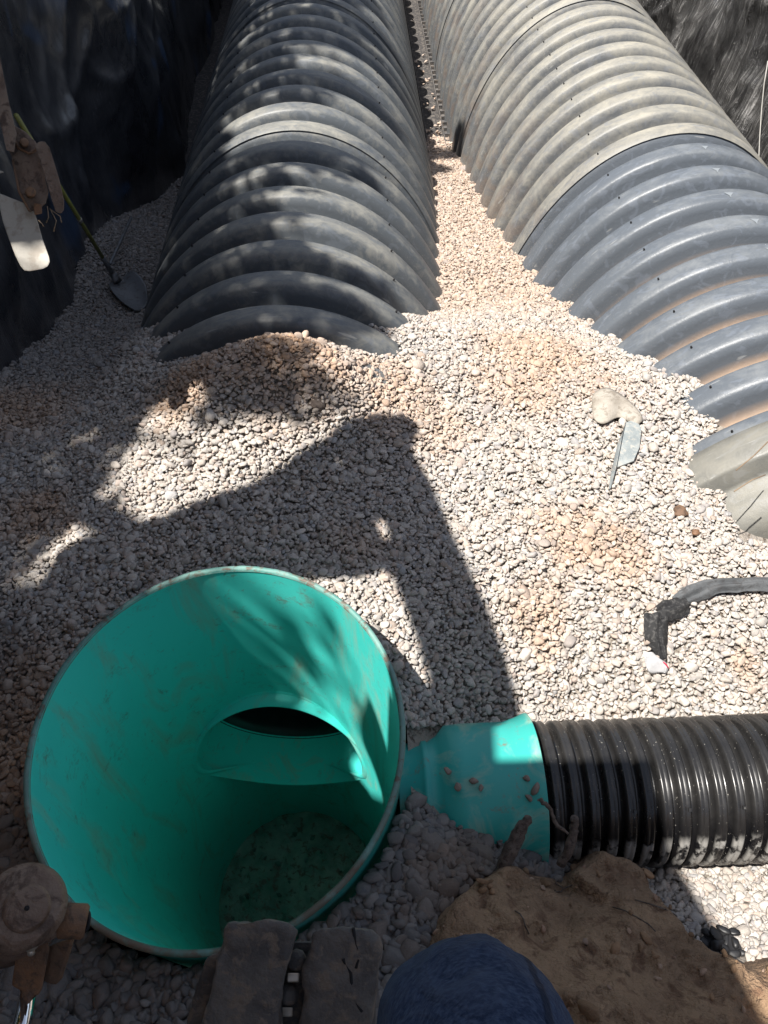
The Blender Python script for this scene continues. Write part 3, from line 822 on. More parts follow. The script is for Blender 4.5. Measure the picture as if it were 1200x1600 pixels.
# ------------------------------------------------------------------ gravel stones
hid = bpy.data.collections.new('stone_kinds')
def stone_mesh(i, sub=2):
    r = np.random.default_rng(100 + i)
    bm = bmesh.new(); bmesh.ops.create_icosphere(bm, subdivisions=sub, radius=1)
    P = np.array([v.co[:] for v in bm.verts])
    for _ in range(r.integers(9, 15)):
        n = r.normal(size=3); n /= np.linalg.norm(n); d = r.uniform(.48, .86)
        P -= np.maximum(0, P @ n - d)[:, None] * n
    P *= 1 + .05 * (r.random(len(P))[:, None] - .5)
    P *= np.array([1, r.uniform(.55, .88), r.uniform(.34, .60)])
    P /= np.abs(P[:, 0]).max()
    for v, p in zip(bm.verts, P): v.co = p
    o = bpy.data.objects.new('stone_kind', bm_mesh('stone_kind', bm, M_STONE, True)); hid.objects.link(o); return o
NK = 16
for i in range(NK): stone_mesh(i)

def gn_instances(o):
    ng = bpy.data.node_groups.new('scatter_stones', 'GeometryNodeTree')
    ng.interface.new_socket('Geometry', in_out='INPUT', socket_type='NodeSocketGeometry')
    ng.interface.new_socket('Geometry', in_out='OUTPUT', socket_type='NodeSocketGeometry')
    gi = ng.nodes.new('NodeGroupInput'); go = ng.nodes.new('NodeGroupOutput')
    ci = ng.nodes.new('GeometryNodeCollectionInfo'); ci.inputs['Collection'].default_value = hid
    ci.inputs['Separate Children'].default_value = True; ci.inputs['Reset Children'].default_value = True
    io = ng.nodes.new('GeometryNodeInstanceOnPoints'); io.inputs['Pick Instance'].default_value = True
    def na(n, t):
        a = ng.nodes.new('GeometryNodeInputNamedAttribute'); a.data_type = t; a.inputs['Name'].default_value = n; return a.outputs['Attribute']
    e2r = ng.nodes.new('FunctionNodeEulerToRotation')
    ng.links.new(na('srot', 'FLOAT_VECTOR'), e2r.inputs[0])
    ng.links.new(gi.outputs[0], io.inputs['Points']); ng.links.new(ci.outputs[0], io.inputs['Instance'])
    ng.links.new(na('sidx', 'INT'), io.inputs['Instance Index']); ng.links.new(e2r.outputs[0], io.inputs['Rotation'])
    ng.links.new(na('sscl', 'FLOAT_VECTOR'), io.inputs['Scale']); ng.links.new(io.outputs[0], go.inputs[0])
    m = o.modifiers.new('scatter', 'NODES'); m.node_group = ng

def stones(name, P, size, col, label, cat, flat=.35, seed=0, kind='stuff'):
    r = np.random.default_rng(seed); n = len(P)
    me = bpy.data.meshes.new(name); me.vertices.add(n); me.vertices.foreach_set('co', P.astype(np.float32).ravel())
    a = me.attributes.new('srot', 'FLOAT_VECTOR', 'POINT')
    rot = np.stack([r.normal(0, flat, n), r.normal(0, flat, n), r.uniform(0, 6.283, n)], -1); a.data.foreach_set('vector', rot.astype(np.float32).ravel())
    a = me.attributes.new('sscl', 'FLOAT_VECTOR', 'POINT')
    sc = size[:, None] * r.uniform(.85, 1.15, (n, 3)); a.data.foreach_set('vector', sc.astype(np.float32).ravel())
    a = me.attributes.new('sidx', 'INT', 'POINT'); a.data.foreach_set('value', r.integers(0, NK, n).astype(np.int32))
    a = me.attributes.new('scol', 'FLOAT_COLOR', 'POINT'); a.data.foreach_set('color', np.c_[col, np.ones(n)].astype(np.float32).ravel())
    me.update()
    o = obj(name, me); gn_instances(o); o['kind'] = kind; tag(o, label, cat); return o

def stone_cols(x, y, r):
    n = len(x)
    base = np.array([.45, .40, .35])[None] * np.ones((n, 1))
    t = r.random(n)
    pal = np.array([[.45, .405, .36], [.405, .375, .345], [.50, .455, .41], [.44, .37, .325], [.34, .315, .30], [.48, .44, .40], [.42, .345, .29], [.37, .36, .355]])
    base = pal[r.choice(len(pal), n, p=[.26, .17, .17, .09, .07, .14, .05, .05])]
    base = base * r.uniform(.84, 1.12, (n, 1))
    # soil-stained patches and the dusty gap between the rows
    stain = np.zeros(n)
    for u, v, z, rad, k in [(430, 560, 1.28, .24, .85), (480, 590, 1.24, .2, .7), (420, 610, 1.2, .18, .7), (300, 620, 1.15, .16, .7), (620, 610, 1.14, .22, .55), (680, 640, 1.12, .18, .4), (840, 560, 1.0, .3, .6), (800, 600, 1.05, .22, .5), (930, 600, 1.05, .16, .4),
                            (900, 830, 1.05, .16, .55), (960, 870, 1.0, .14, .5), (830, 960, .97, .10, .5), (850, 940, .97, .08, .4), (60, 810, 1.07, .14, .6), (20, 640, .95, .25, .6), (1160, 1040, .85, .06, .5), (0, 1200, 1.13, .3, .8), (30, 1260, 1.14, .25, .7),
                            (740, 1360, 1.1, .12, .5), (560, 850, 1.1, .12, .3)]:
        c = atz(u, v, z); d = np.hypot(x - c[0], y - c[1]); stain = np.maximum(stain, k * sst(rad * 1.5, rad * .25, d + (fbm(x * 7, y * 7, 3, 60) - .45) * .25))
    gap = sst(2.7, 3.6, y) * .45; stain = np.maximum(stain, gap * (x > 0))
    stain = stain * (.55 + .6 * r.random(n)); stain = np.clip(stain, 0, 1)[:, None]
    base = base * (1 - stain) + np.array([.43, .27, .165]) * base.mean(1, keepdims=True) / .38 * stain
    return base

def jitter_grid(x0, x1, y0, y1, s, r):
    gx_, gy_ = np.meshgrid(np.arange(x0, x1, s), np.arange(y0, y1, s), indexing='ij')
    gx_[:, ::2] += s / 2
    return gx_.ravel() + r.uniform(-.42, .42, gx_.size) * s, gy_.ravel() + r.uniform(-.42, .42, gx_.size) * s
def in_arch(x, y, z, m=.04):
    o = np.zeros(len(x), bool)
    for xc, yf in ((XL, YL + PITCH + .03), (XR, YR - .31)):
        q = ((x - xc) / (A_ - m)) ** 2 + (np.maximum(z, 0) / (H_ - m)) ** 2
        o |= (q < .93) & (y > yf)
    return o
def in_frame(P, mx=60):
    d = P - C0; Xc = d[:, 0] * math.cos(AL) - d[:, 1] * math.sin(AL); Yc = d[:, 0] * math.sin(AL) + d[:, 1] * math.cos(AL)
    dep = Yc * math.cos(TH) - d[:, 2] * math.sin(TH); u = 600 + F * Xc / dep; v = 800 + F * (-Yc * math.sin(TH) - d[:, 2] * math.cos(TH)) / dep
    return u, v
SHADOW_SPOT = atz(1142, 1473, 1.12)
def build_gravel():
    r = np.random.default_rng(3)
    Ps = []; Ss = []
    for layer, (s, dz, sz) in enumerate(((.0175, -.013, 1.05), (.0185, -.004, 1.0), (.018, .001, .68), (.06, .006, 1.2))):
        x, y = jitter_grid(-1.85, 3.0, -.35, 7.3, s, r)
        z = gz(x, y) + dz + r.uniform(-.005, .006, len(x))
        P = np.stack([x, y, z], -1)
        u, v = in_frame(P); mg = 260
        ok = (u > -mg) & (u < 1200 + mg) & (v > -60) & (v < 1600 + mg)
        ok &= basin_r(P) > 1.045
        ok &= ~in_arch(x, y, z)
        ok &= ~((x > x_neck - .1) & (np.hypot(y - PYc, z - PZ) < PR - .004))
        ok &= ~((y > 5.0) & (z < .035) & (r.random(len(x)) > np.where(y < 6.9, sst(6.9, 6.2, y), .04)))
        P = P[ok]; sz_ = sz * np.clip(r.lognormal(0, .28, len(P)), .6, 1.9) * .0115
        near = sst(.92, .6, P[:, 1]) * sst(.62, .4, P[:, 0]); sz_ *= 1 + .55 * near
        # soil covers most stones on the bank
        sd = poly_sd(poly, P[:, 0], P[:, 1])
        k = (sd < -.012) | ((sd < .03) & (P[:, 2] > soil_z(P[:, 0], P[:, 1]) + .012))
        k &= np.hypot(P[:, 0] - SHADOW_SPOT[0], P[:, 1] - SHADOW_SPOT[1]) > .052
        Ps.append(P[k]); Ss.append(sz_[k])
    P = np.concatenate(Ps); S = np.concatenate(Ss)
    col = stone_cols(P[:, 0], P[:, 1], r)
    # darker stones near the bank and at the lower left
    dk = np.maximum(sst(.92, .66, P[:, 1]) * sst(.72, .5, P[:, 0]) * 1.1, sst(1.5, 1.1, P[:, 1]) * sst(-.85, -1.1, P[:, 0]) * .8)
    dk = np.maximum(dk, sst(-.85, -1.15, P[:, 0]) * sst(2.3, 2.9, P[:, 1]) * .75)  # shade along the left wall, painted into the stones as darker colour
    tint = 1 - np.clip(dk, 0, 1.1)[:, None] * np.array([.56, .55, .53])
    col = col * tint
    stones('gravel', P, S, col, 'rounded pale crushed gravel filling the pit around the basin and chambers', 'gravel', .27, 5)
    return len(P)
NST = build_gravel()
print('stones', NST)
_r = np.random.default_rng(4); _a = _r.uniform(0, 6.28, 60); _q = .37 * np.sqrt(_r.random(60))
stones('basin_grit', BC - 2.345 * EN + _q[:, None] * (np.cos(_a)[:, None] * E1 + np.sin(_a)[:, None] * E2), _r.uniform(.005, .016, 60), np.tile([.12, .20, .17], (60, 1)) * _r.uniform(.6, 1.3, (60, 1)), 'wet grit and small pebbles on the silty floor inside the basin', 'grit', .4, 3)
# loose pebbles on the soil bank and a scatter on the fabric between the rows
r = np.random.default_rng(9); n = 150
x = r.uniform(.05, 1.5, n); y = r.uniform(.0, .75, n); k = poly_sd(poly, x, y) > .01; x, y = x[k], y[k]
z = soil_z(x, y) + .004
stones('soil_grit', np.stack([x, y, z], -1), r.uniform(.004, .011, len(x)), stone_cols(x, y, r) * np.array([.8, .62, .5]), 'small grit and pebbles scattered on the brown soil bank', 'grit', .5, 8)
x = r.uniform(.62, .82, 70); y = 6.6 + r.exponential(.8, 70)
stones('stray_gravel', np.stack([x, y, np.full(70, .035)], -1), r.uniform(.012, .024, 70), stone_cols(x, y, r) * 1.1, 'stray pale stones on the dark fabric strip between the rows', 'gravel', .4, 8)
n = 420; x = r.uniform(.1, 1.6, n); y = r.uniform(.05, .75, n); sd_ = poly_sd(poly, x, y); k = (sd_ > -.03) & ((sd_ < .06) | (r.random(n) < .25)); x, y = x[k], y[k]
stones('soil_clods', np.stack([x, y, soil_z(x, y) + .008], -1), np.clip(r.lognormal(-4.75, .55, len(x)), .004, .034), np.tile([.27, .17, .10], (len(x), 1)) * r.uniform(.7, 1.15, (len(x), 1)), 'crumbled brown clods along the brow of the soil bank', 'soil clods', .7, 18)
# stones heaped on the green bell
hp = []
for (u, v) in [(741, 1220), (752, 1231), (822, 1216), (836, 1232), (826, 1246), (846, 1250), (700, 1205), (715, 1228)]:
    rr = ray(u, v)
    for t in np.linspace(1.5, 2.6, 2200):
        P = C0 + rr * t
        if math.hypot(P[1] - PYc, P[2] - PZ) < .214: break
    hp.append(P)
hp = np.array(hp)
stones('stones_on_bell', hp, np.array([.015, .011, .013, .017, .012, .014, .012, .015]), np.tile([.24, .19, .16], (len(hp), 1)), 'dark muddy stones lying on top of the green bell', 'gravel', .4, 2)

# ------------------------------------------------------------------ debris on the gravel
def drape(px, lift=.012):
    return [Vector((*atz_surf(u, v)[:2], atz_surf(u, v)[2] + lift)) for u, v in px]
def atz_surf(u, v):
    z = 1.0
    for _ in range(12):
        p = atz(u, v, z); z = float(gz(np.array([p[0]]), np.array([p[1]]))[0])
    return atz(u, v, z)
def curved_sheet(name, rows, mat, th=.006):
    """rows: list of rows of 3D points -> smooth surface with thickness"""
    nv = len(rows[0]); v = [p for rw in rows for p in rw]
    me = mesh(name, v, grid_faces(len(rows), nv), mat)
    o = obj(name, me)
    s = o.modifiers.new('subd', 'SUBSURF'); s.levels = s.render_levels = 2
    t = o.modifiers.new('thick', 'SOLIDIFY'); t.thickness = th; t.offset = 0
    return o
def surf_row(px, hs): return [Vector(atz_surf(u, v)) + Vector((0, 0, h)) for (u, v), h in zip(px, hs)]
o = curved_sheet('plastic_offcut', [
    surf_row([(922, 626), (940, 618), (952, 624), (970, 630), (985, 640), (1004, 658)], [.030, .045, .050, .035, .030, .018]),
    surf_row([(922, 640), (938, 640), (954, 642), (968, 645), (982, 653), (1000, 666)], [.035, .060, .055, .030, .035, .020]),
    surf_row([(924, 654), (938, 660), (950, 658), (962, 654), (976, 660), (994, 668)], [.022, .035, .040, .026, .028, .016]),
    surf_row([(928, 662), (940, 668), (950, 665), (964, 655), (978, 661), (996, 669)], [.012, .014, .018, .018, .016, .008])], M_TAN, .008)
tag(o, 'curved dusty tan plastic offcut lying on the gravel just above the grey wedge', 'plastic scrap')
we = empty('plastic_wedge', atz_surf(975, 700), 'grey pointed plastic offcut with an upturned edge, lying below the tan one', 'plastic scrap')
def flat_poly(name, px, h, mat, th, parent):
    bm = bmesh.new(); vs = [bm.verts.new(Vector(atz_surf(u, v)) + Vector((0, 0, hh))) for (u, v), hh in zip(px, h)]
    f = bm.faces.new(vs); rr_ = bmesh.ops.extrude_face_region(bm, geom=[f])
    for g in rr_['geom']:
        if isinstance(g, bmesh.types.BMVert): g.co.z -= th
    me = bm_mesh(name, bm, mat); o = obj(name, me, parent); o.matrix_parent_inverse = Matrix.Translation(-parent.location); return o
flat_poly('plate', [(975, 668), (984, 665), (996, 670), (1000, 676), (997, 705), (988, 726), (963, 735), (964, 718), (970, 690)], [.026, .026, .024, .022, .022, .020, .018, .026, .03], M_OFF, .006, we)
flat_poly('upturned_edge', [(975, 668), (970, 690), (964, 718), (961, 735), (953, 767), (950, 770), (950, 758), (960, 708), (968, 690)], [.034, .038, .036, .03, .018, .018, .03, .05, .048], M_OFF, .005, we)
# folded fabric strip
def strip(name, cl, widths, hs, mat, label_parent):
    rr = random.Random(len(cl) * 7 + 1); rows = []; A = []
    for i in range(len(cl) - 1):
        for q in (0, .34, .67): A.append(tuple(np.array([*cl[i], *widths[i], hs[i]]) * (1 - q) + np.array([*cl[i + 1], *widths[i + 1], hs[i + 1]]) * q))
    A.append((*cl[-1], *widths[-1], hs[-1])); ph = [rr.uniform(0, 6) for _ in range(8)]
    for n_, (u, v, wx, wy, h) in enumerate(A):
        e_ = rr.uniform(.90, 1.06); px = []; hh = []
        for k in range(8):
            t = (k / 3.5 - 1) * e_
            px.append((u + wx * t, v + wy * t)); hh.append(h + .006 + .008 * math.sin(ph[k] + k * 2.4 + n_ * .35) + rr.uniform(-.002, .002) - .010 * abs(t) ** 3)
        rows.append(surf_row(px, hh))
    o = curved_sheet(name, rows, mat, .002); o.parent = label_parent; o.matrix_parent_inverse = Matrix.Translation(-label_parent.location); return o
fsn = empty('fabric_strip', atz_surf(1040, 960), 'folded strip of black geotextile trailing over the gravel to the right edge', 'fabric')
strip('grey_tail', [(1215, 920), (1180, 919), (1150, 919), (1120, 922), (1095, 928), (1075, 936), (1058, 944)],
      [(1, 13), (0, 13), (-1, 13), (1, 12), (4, 13), (9, 12), (12, 6)], [.02, .028, .02, .03, .024, .026, .02], M_CLOTH, fsn)
strip('dark_fold', [(1068, 948), (1052, 958), (1036, 962), (1024, 968)], [(8, 13), (6, 16), (4, 17), (6, 12)], [.03, .034, .036, .034], M_CLOTHD, fsn)
strip('folded_end', [(1020, 968), (1020, 982), (1022, 1000), (1030, 1018), (1036, 1034)], [(19, 0), (19, 2), (18, -2), (11, -4), (5, -2)], [.034, .036, .03, .02, .012], M_CLOTHD, fsn)
o = curved_sheet('film_scrap', [surf_row([(1004, 1026), (1014, 1025), (1026, 1032), (1038, 1038)], [.01, .04, .012, .02]), surf_row([(1002, 1033), (1014, 1033), (1026, 1037), (1041, 1042)], [.04, .010, .045, .012]), surf_row([(1006, 1042), (1014, 1044), (1027, 1047), (1038, 1049)], [.012, .045, .012, .04]), surf_row([(1008, 1053), (1016, 1058), (1028, 1055), (1042, 1058)], [.03, .012, .03, .010])], M_FILM, .0008)
tag(o, 'crumpled clear plastic scrap with a red mark below the end of the fabric strip', 'plastic scrap')
mk = obj('red_mark', tube_mesh('red_mark', [Vector(atz_surf(u, v)) + Vector((0, 0, .036)) for u, v in ((1032, 1043), (1036, 1047), (1040, 1053))], .0022, M_RED, 5), o)
# rusty lumps in the gravel
for (u, v, s, lb) in ((1062, 801, .026, 'bigger rusty orange lump of soil on the gravel near the end cap'), (1086, 833, .015, 'smaller rusty orange soil lump below the bigger one'), (497, 632, .04, 'dark brown clod lying in the gravel above the tip of the machine shadow')):
    bm = bmesh.new(); bmesh.ops.create_icosphere(bm, subdivisions=3, radius=1)
    for q in bm.verts:
        k = q.co.copy(); q.co = k * (1 + (float(fbm(k.x * 1.7 + s * 90, k.y * 1.7 + k.z, 3, 70)) - .45) * .9); q.co.z *= .65; q.co *= s
    p = atz_surf(u, v)
    tag(obj('soil_clod', bm_mesh('soil_clod', bm, M_RUST2 if s < .03 else M_BARK, True), loc=(p[0], p[1], p[2] + s * .25)), lb, 'soil clod')
# small shadow in the lower right, painted as near-black stones on a dark disc
hc = np.array([SHADOW_SPOT[0], SHADOW_SPOT[1], float(gz(np.array([SHADOW_SPOT[0]]), np.array([SHADOW_SPOT[1]]))[0])])
bh = empty('shadow_spot', (hc[0], hc[1], hc[2] - .04), 'small round shadow painted as near-black stones at the edge of the soil bank', 'shadow spot')
obj('shadow_disc', mesh('shadow_disc', [(0, 0, .032)] + [(.047 * math.cos(a_ * .4189) * (1 + .08 * math.sin(a_ * 2.3)), .043 * math.sin(a_ * .4189), .026) for a_ in range(15)], [(0, 1 + a_, 1 + (a_ + 1) % 15) for a_ in range(15)], M_DARKHOLE), bh)
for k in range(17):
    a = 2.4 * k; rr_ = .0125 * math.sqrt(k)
    me_ = hid.objects[k % NK].data.copy(); me_.name = 'shadow_black_stone'; me_.materials.clear(); me_.materials.append(M_BLACK)
    o = obj('shadow_black_stone', me_, bh); o.scale = [random.uniform(.014, .022)] * 3
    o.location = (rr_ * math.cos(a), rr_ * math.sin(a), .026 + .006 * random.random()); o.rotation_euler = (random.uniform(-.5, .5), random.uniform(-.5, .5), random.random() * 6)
# sticks
def branch(name, px, ds, rads, label, mat=M_BARK, cat='stick'):
    P = [Vector(atd(u, v, d)) for (u, v), d in zip(px, ds)]
    Q = []; R = []
    for i in range(len(P) - 1):
        for s in range(5):
            t = s / 5; Q.append(P[i].lerp(P[i + 1], t) + Vector([random.uniform(-1, 1) * .0025 for _ in range(3)])); R.append((rads[i] * (1 - t) + rads[i + 1] * t) * random.uniform(.88, 1.12))
    Q.append(P[-1]); R.append(rads[-1])
    return tag(obj(name, tube_mesh(name, Q, R, mat, 8)), label, cat)
branch('dead_branch', [(826, 1275), (812, 1300), (797, 1330), (780, 1370), (776, 1382)], [1.86, 1.86, 1.86, 1.86, 1.86], [.010, .016, .020, .014, .006], 'thick dark broken branch leaning on the green bell beside the soil bank')
branch('twig', [(898, 1278), (897, 1300), (890, 1325), (876, 1352)], [1.87, 1.87, 1.87, 1.88], [.010, .011, .012, .011], 'short stubby twig standing against the black pipe')
branch('twig', [(843, 1248), (858, 1262), (868, 1285), (888, 1303)], [1.84, 1.84, 1.85, 1.86], [.005, .005, .0045, .003], 'thin dark twig bridging from the green bell to the black pipe')
for k, (a, b) in enumerate((((880, 1345), (892, 1370)), ((905, 1362), (870, 1382)), ((960, 1415), (1010, 1470)), ((1000, 1400), (1080, 1440)), ((800, 1440), (812, 1480)))):
    rs = [Vector(atd(a[0] + (b[0] - a[0]) * t / 4 + random.uniform(-4, 4), a[1] + (b[1] - a[1]) * t / 4, 1.80 - .00035 * (a[1] - 1350))) for t in range(5)]
    rs = [Vector((p.x, p.y, float(soil_z(np.array([p.x]), np.array([p.y]))[0]) + .006)) for p in rs]
    tag(obj('rootlet', tube_mesh('rootlet', rs, .0016, M_BARK, 5)), ['fine root at the brow of the soil bank right under the green bell', 'fine root stretched beside the pipe on the soil bank brow', 'longer fine root in the middle of the shaded soil bank', 'longest fine root near the shade edge on the soil bank', 'short fine root on the left of the soil bank above the knee'][k], 'root', 'fine roots on the soil bank')

# ------------------------------------------------------------------ shovel against the left wall
bl = atz(205, 462, .47); sk = atz(176, 428, .56)
tp = atx(25, 180, -1.40)
sh = empty('shovel', bl, 'shovel with a yellow green handle leaning on the left wall, grey blade on the gravel', 'shovel')
def shv(name, me, par=None):
    if par: return obj(name, me, par)
    o = obj(name, me, sh); o.matrix_parent_inverse = Matrix.Translation(-sh.location); return o
hd_ = shv('handle', tube_mesh('handle', [tp, Vector(tp).lerp(Vector(sk), .5), Vector(tp).lerp(Vector(sk), .86)], .0105, M_HANDLE, 10))
shv('socket', tube_mesh('socket', [Vector(tp).lerp(Vector(sk), .855), Vector(tp).lerp(Vector(sk), .97), Vector(sk), atz(184, 440, .53)], [.013, .015, .02, .028], M_SHOVEL, 10))
shv('ferrule', tube_mesh('ferrule', [Vector(tp).lerp(Vector(sk), .565), Vector(tp).lerp(Vector(sk), .585)], .0125, M_ZINC, 10), hd_)
rows = []
for a, b, hh in (((172, 448), (206, 428), .0), ((174, 460), (214, 436), .02), ((182, 472), (226, 446), .02), ((196, 484), (233, 462), .01), ((212, 492), (232, 480), 0)):
    rw = []
    for t in np.linspace(0, 1, 6):
        u = a[0] + (b[0] - a[0]) * t; v = a[1] + (b[1] - a[1]) * t; p = Vector(atz_surf(u, v)); p.z += .03 + hh - .028 * math.sin(math.pi * t); rw.append(p)
    rows.append(rw)
bo = curved_sheet('blade', rows, M_SHOVEL, .004); bo.parent = sh; bo.matrix_parent_inverse = Matrix.Translation(-sh.location)
# a second bare rod crossing near the shovel
tag(obj('steel_rod', tube_mesh('steel_rod', [Vector(atx(205, 340, -1.52)), Vector(atz(172, 412, .6))], .010, M_SHOVEL, 8)), 'thin dark rod leaning beside the shovel socket at the foot of the left wall', 'rod')

def cyl(name, p0, p1, r, mat, n=28, bev=None):
    p0, p1 = Vector(p0), Vector(p1); d = (p1 - p0)
    b = bev or min(r * .15, .006); L_ = d.length; d.normalize()
    pts_ = [p0, p0 + d * .0005, p0 + d * b, p1 - d * b, p1 - d * .0005, p1]
    return tube_mesh(name, pts_, [r - b, r - b * .8, r, r, r - b * .8, r - b], mat, n)

# ------------------------------------------------------------------ machine linkage hanging in at the upper left
D1 = 2.2
lk = empty('bucket_linkage', atd(30, 300, D1), 'rusty steel linkage with a pale sunlit end plate hanging in at the upper left', 'machine linkage')
def to(e, o): o.parent = e; o.matrix_parent_inverse = Matrix.Translation(-e.location); return o
to(lk, slab('link_bar', [(-60, -60), (-30, -70), (2, 100), (14, 160), (26, 210), (22, 238), (10, 235), (0, 190), (-16, 140)], D1 - .05, .05, M_RUST, bev=.0022))
to(lk, slab('bracket', [(0, 195), (22, 196), (40, 206), (56, 222), (66, 262), (76, 300), (72, 318), (60, 326), (46, 332), (34, 310), (20, 250)], D1 + .01, .07, M_RUST, bev=.0022, rough=.003, seed=3))
to(lk, slab('side_flange', [(54, 226), (62, 221), (70, 221), (77, 230), (92, 278), (100, 312), (100, 328), (95, 334), (87, 331), (80, 310), (66, 262)], D1 - .035, .03, M_RUST, bev=.0022))
to(lk, slab('stop_block', [(52, 318), (65, 318), (66, 334), (54, 336)], D1 - .01, .03, M_RUST2, bev=.003))
bm_px = [(-6, 300), (40, 318), (54, 332), (60, 350), (66, 372), (72, 388), (77, 402), (78, 409), (75, 416), (68, 420), (58, 422), (46, 424), (38, 423), (32, 416), (24, 400), (14, 374), (4, 345)]
to(lk, slab('end_plate', bm_px, D1 + .03, .022, M_PLATE, bev=.004))
for (u, v, r_) in ((38, 222, .012), (48, 300, .014)):
    pn_ = to(lk, obj('pin_head', cyl('pin_head', atd(u, v, D1 - .03), atd(u - 1, v + 3, D1 + .03), r_, M_RUST2, 20, .003)))
for q, rr0 in (([(14, 205), (30, 232), (46, 240), (60, 232)], .005), ([(20, 250), (30, 300), (46, 330)], .004)):
    to(lk, obj('weld_bead', tube_mesh('weld_bead', [atd(u, v, D1 - .002) for u, v in q], [rr0 * random.uniform(.8, 1.2) for _ in q], M_RUST2, 7)))
for q in ([(74, 322), (76, 340), (72, 348)], [(78, 326), (88, 345), (84, 362)], [(80, 328), (94, 338), (96, 348)], [(60, 344), (66, 350), (68, 354)]):
    to(lk, obj('hanging_root', tube_mesh('hanging_root', [atd(u, v, D1 - .03 + .01 * i) for i, (u, v) in enumerate(q)], .0016, M_ROOT, 5)))
# blade/bar behind frame edge
tag(slab('steel_tongue', [(-40, 262), (-4, 265), (7, 269), (-4, 273), (-40, 280)], D1 + .2, .02, M_PLATE, bev=.003), 'pale steel tip poking in at the left edge beside the linkage', 'machine linkage')

# ------------------------------------------------------------------ hydraulic knuckle, lower left
D2 = 1.12
kn = empty('hydraulic_ram', atd(40, 1500, D2), 'rusty hydraulic ram end with a chrome rod at the lower left', 'hydraulic ram')
vd = ray(40, 1415)
to(kn, obj('pin_boss', cyl('pin_boss', atd(42, 1412, D2 - .05), atd(8, 1452, D2 + .10), .056, M_RUST, 40, .012)))
pf_ = to(kn, obj('pin_face', cyl('pin_face', atd(42, 1419, D2 - .062), atd(42, 1419, D2 - .04), .031, M_RUST, 32, .005)))
obj('grease_hole', cyl('grease_hole', atd(42, 1419, D2 - .0635), atd(42, 1419, D2 - .055), .0035, M_DARKHOLE, 12), pf_)
to(kn, slab('arm_body', [(-60, 1372), (10, 1366), (40, 1370), (80, 1382), (98, 1405), (102, 1440), (88, 1466), (60, 1480), (20, 1488), (-60, 1470)], D2 - .01, .10, M_RUST, bev=.007))
sp_ = to(kn, obj('side_port', cyl('side_port', atd(92, 1438, D2 + .01), atd(136, 1440, D2 + .02), .024, M_RUST2, 24, .004)))
obj('port_bore', cyl('port_bore', atd(133, 1440, D2 + .018), atd(137.3, 1440, D2 + .02), .015, M_DARKHOLE, 20, .001), sp_)
to(kn, slab('gland', [(28, 1470), (72, 1462), (78, 1480), (66, 1545), (60, 1556), (40, 1552), (18, 1540)], D2 + .01, .05, M_RUST2, bev=.004))
to(kn, slab('web_plate', [(76, 1478), (118, 1462), (110, 1490), (98, 1528), (88, 1540), (68, 1534)], D2 + .05, .03, M_RUST2, bev=.006))
bo = to(kn, obj('zinc_bolt', cyl('zinc_bolt', atd(47, 1458, D2 - .055), atd(49, 1482, D2 - .05), .0085, M_ZINC, 6, .001)))
obj('bolt_tip', cyl('bolt_tip', atd(48, 1480, D2 - .05), atd(49, 1492, D2 - .05), .005, M_ZINC, 12, .001), bo)
to(kn, obj('chrome_rod', cyl('chrome_rod', atd(46, 1540, D2 + .025), atd(18, 1680, D2 - .06), .0125, M_CHROME, 40, .001)))

# ------------------------------------------------------------------ track with bolted rubber pads at the bottom
D3 = 1.16
tk = empty('track_shoe', atd(450, 1530, D3), 'muddy rubber track shoe with two bolted pads at the bottom edge', 'track shoe')
to(tk, slab('steel_plate', [(322, 1492), (340, 1490), (352, 1470), (590, 1470), (594, 1500), (580, 1700), (270, 1700), (300, 1560)], D3 + .085, .03, M_RUBBER, bev=.01, rough=.01, seed=2))
to(tk, slab('rubber_pad', [(357, 1443), (395, 1438), (452, 1440), (466, 1452), (452, 1490), (444, 1560), (440, 1700), (300, 1700), (322, 1580), (340, 1490)], D3, .08, M_RUBBER, bev=.014, rough=.02, seed=5))
to(tk, slab('rubber_pad', [(486, 1453), (520, 1447), (580, 1452), (594, 1462), (595, 1490), (586, 1560), (574, 1700), (462, 1700), (470, 1570), (478, 1490)], D3 + .005, .08, M_RUBBER, bev=.014, rough=.022, seed=9))
for (u, v) in ((458, 1528), (448, 1582)):
    to(tk, slab('square_bolt', [(u - 9, v - 8), (u + 10, v - 8), (u + 9, v + 7), (u - 10, v + 7)], D3 + .035, .03, M_ZINC, bev=.002))
for (u, v) in ((463, 1500), (452, 1554)):
    to(tk, obj('mud_lump', (lambda b: (bmesh.ops.create_icosphere(b, subdivisions=2, radius=.016), bm_mesh('mud_lump', b, M_RUBBER, True))[1])(bmesh.new()), loc=atd(u, v, D3 + .05)))
for q in ([(552, 1450), (556, 1475), (563, 1490), (556, 1512)], [(536, 1498), (548, 1520), (552, 1560), (566, 1580)]):
    pp = []
    for u, v in q: pp.append(atd(u, v, D3 + .004))
    to(tk, obj('crack', tube_mesh('crack', pp, .0028, M_DARKHOLE, 6)))

